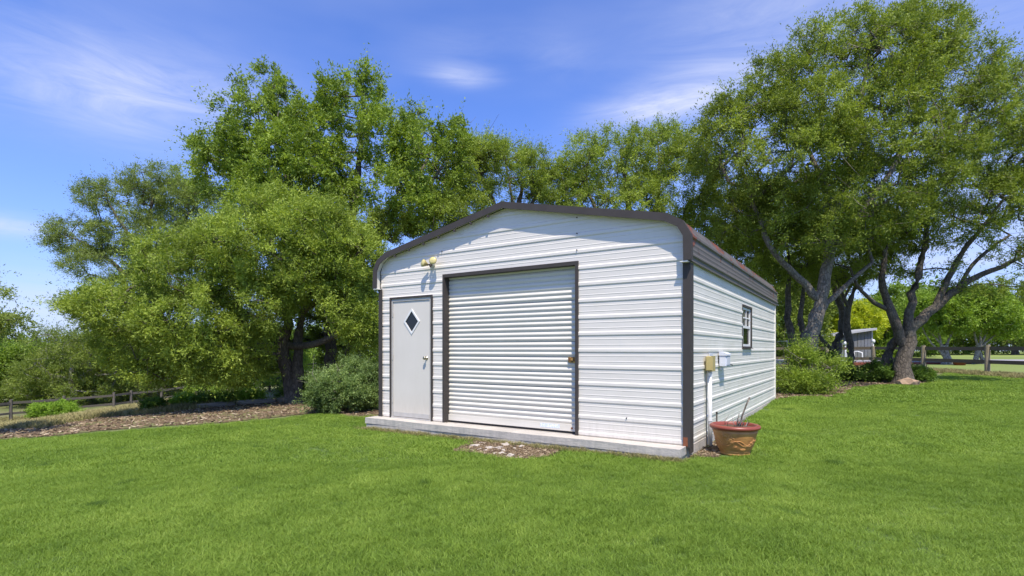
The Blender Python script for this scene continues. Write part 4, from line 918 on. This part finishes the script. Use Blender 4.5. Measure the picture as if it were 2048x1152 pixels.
# --- beyond the fences
far = [('wide far oak beyond the left end of the left fence', -20, 36, [(-30, 735, 36, 75, 36, 3.5), (50, 725, 37, 55, 30, 3), (-60, 770, 36, 60, 40, 3)], L_FAR),
       ('far round tree filling the gap left of the scraggly juniper', 90, 38, [(90, 745, 38, 55, 45, 3), (120, 765, 37, 60, 35, 3), (40, 775, 37, 50, 30, 2.5)], L_FAR),
       ('far green tree seen between junipers and spreading tree trunk', 380, 44, [(300, 720, 44, 80, 60, 4), (420, 720, 44, 90, 60, 4), (540, 710, 46, 90, 60, 4)], L_FAR)]
for k, (lb, px, d, bl, m_) in enumerate(far):
    grow('far_tree', lb, 'tree', gb(px, d), [lim(d, (px, None, .25), (px, 760, .18), (px+8, 730, .08))], bl, 420, m_, M_BARK_D, seed=60+k, gap=.3, size=.16, nsh=5, nlf=10, L=.8, quad=False, asp=.6, step=.8)
grow('far_tree', 'vivid yellow green tree glowing behind the grey board shed', 'tree', gb(1680, 46), [lim(46, (1680, None, .3), (1680, 680, .2), (1690, 640, .1))], [(1660, 655, 46, 50, 40, 3), (1705, 645, 46, 45, 38, 3), (1640, 620, 46, 40, 40, 3), (1740, 640, 47, 25, 25, 2)], 480, L_YEL, M_BARK_D, seed=70, gap=.28, size=.17, nsh=5, nlf=11, L=.8, quad=False, asp=.6, step=.8)
for k, (lb, px, d, bl, m_) in enumerate([
    ('mid green tree right behind the grey board shed', 1770, 48, [(1770, 650, 48, 45, 50, 3), (1800, 620, 48, 60, 45, 3), (1760, 700, 47, 30, 22, 2.5), (1820, 680, 48, 50, 35, 3)], L_FAR),
    ('broad dark oak at the far right edge beyond the fence', 2030, 52, [(2020, 640, 52, 70, 60, 4), (2060, 600, 52, 70, 60, 4), (1960, 680, 56, 80, 28, 4), (2110, 640, 52, 70, 70, 4)], L_CEDAR),
    ('dark tree filling the space behind the twin stemmed oak', 1590, 40, [(1570, 640, 40, 60, 60, 3), (1620, 590, 40, 60, 50, 3), (1540, 580, 40, 60, 60, 3), (1600, 690, 39, 50, 28, 3)], L_CEDAR),
    ('far dark oak between the light green pair and the rock oak', 1860, 58, [(1850, 650, 58, 70, 50, 4), (1920, 620, 58, 70, 40, 4), (1880, 690, 58, 80, 25, 3)], L_FAR)]):
    grow('far_tree', lb, 'tree', gb(px, d), [lim(d, (px, None, .3), (px, 690, .2), (px+5, 650, .1))], bl, 460, m_, M_BARK_D, seed=71+k, gap=.28, size=.18, nsh=5, nlf=10, L=.9, quad=False, asp=.6, step=.8)
grow('ash_tree', 'light green tree with fan of bare silver stems, left of the far pair', 'tree', gb(1893, 31), [
    lim(31, (1893, None, .25), (1894, 725, .22), (1892, 690, .12)), lim(31, (1898, 735, .09), (1885, 700, .07), (1878, 665, .05), (1872, 640, .02)), lim(31, (1896, 720, .08), (1860, 685, .05), (1845, 655, .03)), lim(31, (1893, 690, .08), (1905, 665, .05), (1915, 640, .03)), lim(31, (1893, 700, .07), (1875, 680, .05), (1858, 662, .03))],
    [(1885, 640, 31, 50, 24, 1.6), (1860, 612, 31, 40, 22, 1.4), (1915, 615, 31, 40, 25, 1.5)], 360, L_LIGHT, M_BARK_S, seed=80, gap=.28, size=.12, nsh=5, nlf=10, L=.55, quad=False, asp=.5, bare=40)
grow('ash_tree', 'light green tree with clustered silver stems, right of the far pair', 'tree', gb(1955, 31), [
    lim(31, (1945, None, .15), (1955, 725, .14), (1958, 690, .10)), lim(31, (1965, None, .12), (1964, 720, .1), (1958, 690, .08)), lim(31, (1958, 700, .08), (1948, 665, .05), (1945, 640, .02)), lim(31, (1960, 695, .08), (1985, 675, .05), (2005, 655, .03)), lim(31, (1960, 690, .07), (1975, 665, .05), (1990, 640, .03)), lim(31, (1956, 705, .07), (1962, 660, .05), (1965, 600, .03))],
    [(1965, 630, 31, 60, 28, 1.7), (2000, 655, 31, 32, 16, 1.3), (1950, 600, 31, 50, 22, 1.4), (1930, 650, 31, 25, 14, 1)], 420, L_LIGHT, M_BARK_S, seed=81, gap=.28, size=.12, nsh=5, nlf=10, L=.55, quad=False, asp=.5, bare=60)
# dense distant wood all round, one mass
def wood():
    rs = np.random.RandomState(5); a = np.radians(rs.uniform(-75, 75, 3800)); d = rs.uniform(80, 120, 3800)
    x, y = np.sin(a)*d, np.cos(a)*d; top = 4.2+3.5*vnoise(np.stack([a*14, a*0, a*0], 1), 1, 3)+np.where(a > .62, 2., 0)
    z = H(x, y)+rs.rand(3800)**.7*top-np.where(a < 0, .0, 0); C = np.stack([x, y, z], 1); o = np.stack([-np.sin(a), -np.cos(a), a*0+.5], 1)
    V, F, ti = foliage(rs, C, o, .5, 4, 9, 1.7, .5, .7, quad=False); g0 = H(V[:, 0], V[:, 1]); ob = raw_mesh('distant_wood', V, F, L_FAR, attrs={'tint': ('FACE', ti)})
    tag(ob, 'distant dark green wood closing the view beyond both fences', 'wood', kind='stuff')
wood()

# --- bushes
def bush(label, px, d, bl, ncl, lm, seed, size=.05, group=None, L=.22, nlf=10, nsh=6, asp=.45, bm_=M_BARK, bare=30, gap=.3):
    if d is None:                                            # stand it where its lowest leaves meet the ground
        lo = max(bl, key=lambda b: b[1]+b[4]); d = pix2ground(px, lo[1]+lo[4]-1)[1]; bl = [(b[0], b[1], d+b[2], *b[3:]) for b in bl]
    lm_ = [lim(d, (px+dx*.3, None, .018), (px+dx*.6, bl[0][1]+bl[0][4]*.3, .013), (px+dx, bl[0][1]-bl[0][4]*.3, .007)) for dx in (-bl[0][3]*.5, 0, bl[0][3]*.5)]
    return grow('bush', label, 'bush', gb(px, d), lm_, bl, ncl, lm, bm_, seed=seed, gap=gap, size=size, nsh=nsh, nlf=nlf, L=L, asp=asp, step=.2, tw=.003, shell=.35, bare=bare, group=group, gsc=2.2)
bush('large rounded grey green bush against the left front shed corner', 695, 12.2, [(695, 785, 12.2, 62, 42, .8), (655, 790, 12.1, 32, 34, .5), (735, 780, 12.4, 32, 48, .6), (640, 768, 12.2, 14, 14, .3), (700, 745, 12.6, 45, 25, .6, .7)], 620, L_GREYB, 90, size=.045)
bush('tall loose bush with arching shoots around the pale oak trunk base', 1600, 14.8, [(1598, 757, 14.8, 30, 18, .7, .8), (1628, 762, 14.6, 22, 12, .6, .8), (1578, 762, 14.8, 18, 16, .5), (1620, 774, 14.5, 28, 9, .5), (1600, 718, 15, 14, 22, .4, 1.2), (1658, 733, 15, 16, 14, .4), (1610, 720, 14.8, 14, 14, .4)], 330, L_OAK2, 91, size=.05, L=.45, bare=90, gap=.46)
bush('dark green shrub at the foot of the crooked dark trunk', 1668, 19, [(1668, 738, 19, 26, 18, .6), (1690, 745, 19.3, 22, 10, .5), (1650, 722, 19.5, 20, 12, .5)], 170, L_DARKB, 92, size=.06)
bush('low dark shrub left of the rock oak trunk', 1765, 18.2, [(1765, 745, 18.2, 30, 18, .7), (1735, 752, 18.5, 28, 12, .6), (1785, 755, 18, 18, 12, .5)], 260, L_DARKB, 93, size=.06)
bush('small dark shrub right of the rock oak trunk', 1838, 18.2, [(1838, 750, 18.2, 18, 12, .5), (1826, 745, 18.4, 14, 13, .4)], 120, L_DARKB, 94, size=.055)
bush('bright lime rounded bush in front of the left fence', 105, None, [(105, 820, 0, 40, 17, .9), (85, 826, 0, 25, 12, .7), (130, 824, 0, 25, 12, .7)], 260, L_LIME, 95, size=.075)
bush('small dense green bush on the gravel beside the fence post', 306, None, [(306, 813, 0, 16, 11, .4)], 80, L_DARKB, 96, size=.06, bare=5)
for k, (px, d, rx, lb, lm) in enumerate([(368, 22, 22, 'leftmost, palest', L_LIME), (418, 21.5, 26, 'second from the left', L_DARKB), (462, 21, 24, 'third from the left', L_DARKB), (500, 20.5, 22, 'rightmost, nearest the trunk', L_LIME)]):
    bush('low green border plant in the row behind the logs, '+lb, px, None, [(px, 804-k*3, 0, rx, 10, .5)], 80, lm, 100+k, size=.06, bare=0, group='low plants in a row behind the edging logs')
bush('thin pale sapling bush above the row of border plants', 400, 23.5, [(395, 780, 23.5, 22, 14, .5), (430, 785, 23.5, 18, 10, .4)], 60, L_LIGHT, 105, size=.06, bare=20)
bush('dark shrub thicket at the foot of the leaning trunks', 600, 15.5, [(612, 785, 15.5, 26, 22, .5), (640, 790, 15.3, 22, 18, .5), (575, 790, 15.8, 16, 12, .4)], 200, L_DARKB, 106, size=.05)
# ------------------------------------------------------------------ grass: blades instanced over the lawn (one countless mass)
def tuft(rs, nb, R, h, wd, lean):
    a = rs.uniform(0, 2*np.pi, nb); r = R*np.sqrt(rs.rand(nb)); x, y = r*np.cos(a), r*np.sin(a)
    dr = rs.uniform(0, 2*np.pi, nb); d = np.stack([np.cos(dr), np.sin(dr), dr*0], 1); s = np.stack([-np.sin(dr+rs.normal(0, .9, nb)), np.cos(dr+rs.normal(0, .9, nb)), dr*0], 1)
    hh = (h*rs.uniform(.5, 1.25, nb))[:, None]; le = (lean*rs.uniform(.2, 1.3, nb))[:, None]; B = np.stack([x, y, x*0-.006], 1); W_ = wd*rs.uniform(.7, 1.3, (nb, 1))
    M1 = B+d*hh*le*.35+np.array([0, 0, 1.])*hh*.6; T_ = B+d*hh*le*1.1+np.array([0, 0, 1.])*hh
    V = np.stack([B-s*W_*.5, B+s*W_*.5, M1+s*W_*.42, M1-s*W_*.42, T_], 1).reshape(-1, 3); b = (np.arange(nb)*5)[:, None]
    F = np.concatenate([b+np.array([[0, 1, 2, 3]]), ], 0); F3 = b+np.array([[3, 2, 4]])
    return V, F, F3, rs.rand(nb)
def scatter(name, variants, pts, kinds, rots, scales, mt, label, cat):
    """one mesh carries both the tufts (role k) and the bare points (role 0); geometry nodes put tuft k on the points of kind k"""
    V = [pts]; role = [np.zeros(len(pts))]; kd = [kinds]; rt = [rots]; sc = [scales]; Fs = []; tint = []; o = len(pts)
    for k, (v, f4, f3, ti) in enumerate(variants):
        V.append(v); n = len(v); role.append(np.full(n, k+1.)); kd.append(np.zeros(n)); rt.append(np.zeros((n, 3))); sc.append(np.ones(n))
        Fs += [tuple(q) for q in (f4+o).tolist()]; Fs += [tuple(q) for q in (f3+o).tolist()]; tint += list(ti)*2; o += n
    me = bpy.data.meshes.new(name); me.from_pydata(np.concatenate(V).tolist(), [], Fs)
    for nm, ar in (('role', np.concatenate(role)), ('kind', np.concatenate(kd)), ('sca', np.concatenate(sc))):
        a = me.attributes.new(nm, 'FLOAT', 'POINT'); a.data.foreach_set('value', ar.astype(np.float32))
    a = me.attributes.new('rot', 'FLOAT_VECTOR', 'POINT'); a.data.foreach_set('vector', np.concatenate(rt).astype(np.float32).ravel())
    a = me.attributes.new('tint', 'FLOAT', 'FACE'); a.data.foreach_set('value', np.array(tint, np.float32))
    me.materials.append(mt); ob = link(bpy.data.objects.new(name, me)); tag(ob, label, cat, kind='stuff')
    ng = bpy.data.node_groups.new(name, 'GeometryNodeTree'); ng.interface.new_socket('Geometry', in_out='INPUT', socket_type='NodeSocketGeometry'); ng.interface.new_socket('Geometry', in_out='OUTPUT', socket_type='NodeSocketGeometry')
    N = ng.nodes; K = ng.links; gi = N.new('NodeGroupInput'); go = N.new('NodeGroupOutput'); jn = N.new('GeometryNodeJoinGeometry')
    def attr(nm, ty='FLOAT'): q = N.new('GeometryNodeInputNamedAttribute'); q.data_type = ty; q.inputs[0].default_value = nm; return q.outputs[0]
    def near(sock, v): q = N.new('FunctionNodeCompare'); q.data_type = 'FLOAT'; q.operation = 'EQUAL'; K.new(sock, q.inputs[0]); q.inputs[1].default_value = v; q.inputs['Epsilon'].default_value = .2; return q.outputs[0]
    def sepg(g, sel): q = N.new('GeometryNodeSeparateGeometry'); q.domain = 'POINT'; K.new(g, q.inputs[0]); K.new(sel, q.inputs[1]); return q.outputs[0]
    pg = sepg(gi.outputs[0], near(attr('role'), 0.))
    for k in range(len(variants)):
        ip_ = N.new('GeometryNodeInstanceOnPoints'); K.new(pg, ip_.inputs['Points']); K.new(near(attr('kind'), k+1.), ip_.inputs['Selection'])
        K.new(sepg(gi.outputs[0], near(attr('role'), k+1.)), ip_.inputs['Instance'])
        er = N.new('FunctionNodeEulerToRotation'); K.new(attr('rot', 'FLOAT_VECTOR'), er.inputs[0]); K.new(er.outputs[0], ip_.inputs['Rotation']); K.new(attr('sca'), ip_.inputs['Scale'])
        K.new(ip_.outputs[0], jn.inputs[0])
    K.new(jn.outputs[0], go.inputs[0]); md = ob.modifiers.new('scatter', 'NODES'); md.node_group = ng
    return ob
def grass():
    rs = np.random.RandomState(8); P = []; Kd = []
    for (y0, y1, stp, xl, xr, kd) in ((1.2, 6.5, .085, -9, 9, 1), (6.5, 12, .12, -12.5, 14, 2), (12, 27, .17, -14, 22, 3)):
        xs = np.arange(xl, xr, stp); ys = np.arange(y0, y1, stp); X, Y = np.meshgrid(xs, ys); X = X.ravel()+rs.uniform(-.5, .5, X.size)*stp; Y = Y.ravel()+rs.uniform(-.5, .5, Y.size)*stp
        wob = (vnoise(np.stack([X, Y, X*0], 1), 3.5, 2)-.5)*.35
        k = poly_in(LAWN, X+wob, Y+wob) & ~poly_in(BARE, X+wob*.4, Y+wob*.4) & ~poly_in(BARE2, X+wob*.3, Y) & ~in_shed(X, Y, .06) & ~in_shed(X, Y, .0)
        k &= (np.hypot(X-pot.location.x, Y-pot.location.y) > .19) & (np.abs(X) < (Y+1.5)*1.05+1.5)
        P.append(np.stack([X[k], Y[k], H(X[k], Y[k])], 1)); Kd.append(np.full(k.sum(), kd))
    P = np.concatenate(P); Kd = np.concatenate(Kd).astype(float); n = len(P)
    hgt = .72+.62*vnoise(P*np.array([1, 1, 0]), 1.1, 9)*rs.uniform(.8, 1.2, n); sub = rs.randint(0, 2, n)
    rots = np.stack([rs.normal(0, .06, n), rs.normal(0, .06, n), rs.uniform(0, 6.28, n)], 1)
    var = [tuft(rs, 210, .085, .037, .0027, 1.), tuft(rs, 230, .085, .040, .0027, 1.3), tuft(rs, 130, .12, .040, .0052, 1.), tuft(rs, 130, .12, .043, .0052, 1.3), tuft(rs, 80, .17, .05, .011, .8), tuft(rs, 80, .17, .052, .011, 1.)]
    scatter('grass', var, P, (Kd-1)*2+1+sub, rots, hgt, M_GRASS, 'short mown bright green lawn grass spreading in front of the shed', 'grass')
    # rough dry grass along the fences and among the beds
    Q = []
    for k in range(1500):
        f = rs.rand(); px = 1560+f*600; d = np.interp(px, [1500, 1576, 1655, 1747, 1847, 1975, 2100], [33, 31.9, 29.8, 28, 25.1, 21.7, 18.8])-rs.rand()**1.3*1.6+.25; Q.append(((px-1024)/FPX*d, d))
    for k in range(9000):
        px = -160+rs.rand()*640; d = np.interp(px, [-120, 22, 228, 400, 480], [24, 27, 31, 36, 38])+1.5-rs.rand()*(15+px*.02); x = (px-1024)/FPX*d
        if not poly_in(BED_L, [x], [d])[0]: Q.append((x, d))
    for k in range(500): a = sw(rs.uniform(-.15, WID), -.29-rs.rand()**2*.1); Q.append(a)
    Q = np.array(Q); n = len(Q); P = np.stack([Q[:, 0], Q[:, 1], H(Q[:, 0], Q[:, 1])], 1); sc = rs.uniform(.3, .9, n); sc[-500:] *= .45
    scatter('dry_grass', [tuft(rs, 60, .2, .19, .012, .9)], P, np.ones(n), np.stack([rs.normal(0, .1, n), rs.normal(0, .1, n), rs.uniform(0, 6.28, n)], 1), sc, M_DRYGRASS, 'rough yellowing grass along the foot of the fences and slab', 'grass')
grass()
# wood chips and litter
def chips(name, label, poly, dens, smin, smax, seed, mt=M_CHIP, cat='wood chips', asp=.35, ymax=40):
    rs = np.random.RandomState(seed); Pn = np.array(poly); x0, y0 = Pn.min(0); x1, y1 = Pn.max(0); n = int((x1-x0)*(y1-y0)*dens)
    X = rs.uniform(x0, x1, n); Y = rs.uniform(y0, min(y1, ymax), n); k = poly_in(poly, X, Y) & ~in_shed(X, Y); X, Y = X[k], Y[k]; n = len(X)
    a = rs.uniform(0, 6.28, n); s = rs.uniform(smin, smax, (n, 1)); tl = rs.normal(0, .25, (n, 2))
    ax = np.stack([np.cos(a), np.sin(a), tl[:, 0]], 1); bx = np.stack([-np.sin(a), np.cos(a), tl[:, 1]], 1)*asp; C = np.stack([X, Y, H(X, Y)+.016+rs.rand(n)*.012], 1); up = np.array([[0, 0, .12]])
    top = [C-ax*s-bx*s+up*s, C+ax*s-bx*s*.6+up*s, C+ax*s*.8+bx*s+up*s, C-ax*s*.9+bx*s*.8+up*s]; bot = [q-up*s*2.5 for q in top]
    V = np.stack(top+bot, 1).reshape(-1, 3); b = (np.arange(n)*8)[:, None]
    F = np.concatenate([b+np.array([q]) for q in ((0, 1, 2, 3), (0, 4, 5, 1), (1, 5, 6, 2), (2, 6, 7, 3), (3, 7, 4, 0))], 0); ti = np.tile(rs.rand(n), 5)
    tag(raw_mesh(name, V, F, mt, attrs={'tint': ('FACE', ti)}), label, cat, kind='stuff')
chips('wood_chips', 'brown bark mulch spread over the left bed', BED_L, 100, .015, .06, 1)
chips('wood_chips', 'brown leaf litter and mulch under the right oaks', BED_R, 160, .02, .06, 2)
chips('wood_chips', 'dry straw and bark scraps on the bare patch by the slab', BARE, 2600, .006, .028, 3, asp=.22)
chips('wood_chips', 'dry leaves and straw on soil between conduit and pot', BARE2, 2200, .006, .026, 4, asp=.25)

# ------------------------------------------------------------------ stones
def rock(name, label, loc, s, mt, seed, group=None, cat='rock'):
    rn = random.Random(seed); bm = bmesh.new(); bmesh.ops.create_icosphere(bm, subdivisions=2, radius=1)
    for v in bm.verts:
        n = v.co.copy(); k = 1+.28*math.sin(n.x*3.1+seed)*math.cos(n.y*2.7+seed*2)+.18*math.sin(n.z*5+n.x*4+seed)+rn.uniform(-.07, .07); v.co = Vector((n.x*s[0], n.y*s[1], max(n.z, -.4)*s[2]))*k
    o = bm_obj(name, bm, mt); o.location = loc; o.rotation_euler = (0, 0, rn.uniform(0, 3)); tag(o, label, cat, group); return o
p = pix2ground(1816, 771); rock('rock', 'flat tan rock at the foot of the dark forking oak', (p[0], p[1], float(H(*p))+.05), (.34, .24, .17), M_ROCK, 3)
rn = random.Random(12); spots = [((951, 895), .07), ((965, 889), .05), ((980, 899), .065), ((972, 905), .05), ((998, 900), .07), ((1012, 893), .075), ((1021, 890), .06), ((1035, 892), .07), ((1043, 897), .06), ((1004, 911), .06), ((1022, 915), .075), ((990, 909), .05), ((960, 902), .045), ((938, 899), .04), ((1008, 904), .05), ((1030, 899), .045)]
for k, (pp, s) in enumerate(spots):
    p = pix2ground(*pp); rock('stone', 'one of the small pale limestone pieces lying on the bare patch before the slab', (p[0], p[1], float(H(*p))+s*.25), (s, s*rn.uniform(.5, .9), s*rn.uniform(.3, .5)), M_PALEROCK, 20+k, 'pale stones on the bare patch before the slab', 'stone')
for k, (px, d, lb) in enumerate([(462, 24, 'pale yellow limestone half hidden behind the low border plants'), (505, 24.5, 'smaller pale limestone right of the other behind the border plants')]):
    q = onground(px, d); rock('boulder', lb, (q.x, q.y, q.z+.12), (.3, .2, .22), M_PALEROCK, 60+k, None, 'rock')

# ------------------------------------------------------------------ things beyond the right fence
gs = thing('board_shed', 'small grey board shed with single slope tin roof beyond the fence', 'shed', gb(1700, 38), rad(-6))
W0, W1, DD = -1.55, 1.42, 2.6
nb_ = 13
for k in range(nb_):
    xa = W0+(W1-W0)*k/nb_; xb = W0+(W1-W0)*(k+1)/nb_-.025; zt = 1.72+.5*((xa+xb)/2-W0)/(W1-W0)
    if 1 <= k <= 3: box('board', xa, xb, -.02, .02, -.1, .9, M_BOARD, gs)
    else: box('board', xa, xb, -.02-.01*(k % 2), .02, -.1, zt, M_BOARD, gs)
box('wall', W0, W1, .03, DD, -.1, 1.7, M_BOARD, gs); box('corner_post', W1, W1+.08, -.05, .08, -.1, 2.22, M_ROOFTIN, gs)
bm = bmesh.new(); vs = [bm.verts.new(p) for p in ((W0-.3, -.35, 1.72), (W1+.2, -.35, 2.24), (W1+.2, DD, 2.24), (W0-.3, DD, 1.72), (W0-.3, -.35, 1.80), (W1+.2, -.35, 2.38), (W1+.2, DD, 2.38), (W0-.3, DD, 1.80))]
for f in ((0, 1, 2, 3), (4, 7, 6, 5), (0, 4, 5, 1), (1, 5, 6, 2), (2, 6, 7, 3), (3, 7, 4, 0)): bm.faces.new([vs[i] for i in f])
bm_obj('roof', bm, M_ROOFTIN, gs)
box('lean_to_roof', W0-3.0, W0+.1, -.5, DD, 1.42, 1.5, M_ROOFTIN, gs)
for x in (W0-2.9, W0-1.6): box('lean_to_post', x, x+.08, -.45, -.37, -.1, 1.42, M_ROOFTIN, gs)
box('lean_to_wall', W0-3., W0-.02, DD-.1, DD-.05, -.1, 1.42, M_BOARD, gs)
# white metal garden chair
ch = thing('garden_chair', 'white metal garden chair with curved arms before the board shed', 'chair', gb(1708, 34), rad(20))
tube('arm_frame', [(-.35, -.3, .02), (-.35, -.3, .45), (-.35, -.28, .72), (-.33, .0, .80), (-.32, .3, .78), (-.34, .38, .40)], .03, M_VINYL, ch, 8)
tube('arm_frame', [(.35, -.3, .02), (.35, -.3, .45), (.35, -.28, .72), (.33, .0, .80), (.32, .3, .78), (.34, .38, .40)], .03, M_VINYL, ch, 8)
box('seat', -.32, .32, -.28, .30, .36, .42, M_VINYL, ch); bm = bmesh.new(); add_box(bm, -.33, .33, .30, .34, .40, 1.0); bm_obj('backrest', bm, M_VINYL, ch, bevel=.012)
for x in (-.3, .3): tube('leg', [(x, .30, .38), (x*1.1, .38, 0)], .025, M_VINYL, ch, 8)
for k, (px, d, z0, lb) in enumerate([(1690.5, 30.5, 1.32, 'white globe finial left, nearest the slim oak trunk'), (1747, 28.6, 1.42, 'white globe on thin stem above the ranch fence post')]):
    q = onground(px, d); o = thing('globe_ornament', lb, 'garden ornament', q, group='white globes near the ranch fence')
    bm = bmesh.new(); add_blob(bm, Matrix.Translation((0, 0, z0)) @ Matrix.Diagonal((.085, .085, .11, 1)), 2); bm_obj('globe', bm, M_VINYL, o, True); tube('stem', [(0, 0, 0), (0, 0, z0-.05)], .015, M_VINYL, o, 6)
# low grey slab with red edging
def strip(name, px0, px1, d0, d1, z, h, mt, kind='structure'):
    xa, xb = (px0-1024)/FPX*d0, (px1-1024)/FPX*d0; g0 = float(H((xa+xb)/2, (d0+d1)/2)); return tag(box(name, xa, xb, d0, d1, g0-.3, g0+z+h, mt), kind=kind)
strip('paved_slab', 1600, 2500, 31.9, 36, .02, .08, M_PAVE); tag(box('slab_edging', (1590-1024)/FPX*31.5, 47, 31.5, 31.88, .1, .64, M_REDCURB), 'low red brown edging board along the paved slab behind the fence', 'edging')
o = thing('planter_tub', 'small red planter tub at the foot of the silver stemmed tree', 'planter', gb(1919, 30)); bm = bmesh.new(); add_lathe(bm, [(0, 0), (.26, 0), (.30, .22), (.33, .22), (.33, .28), (.28, .28), (.27, .2), (0, .2)], 20); bm_obj('tub', bm, M_REDCURB, o, True)
import os
if os.environ.get('DBG'): open('/tmp/trees.txt', 'w').write('\n'.join(map(str, TREES+[sum(a[2] for a in TREES)])))
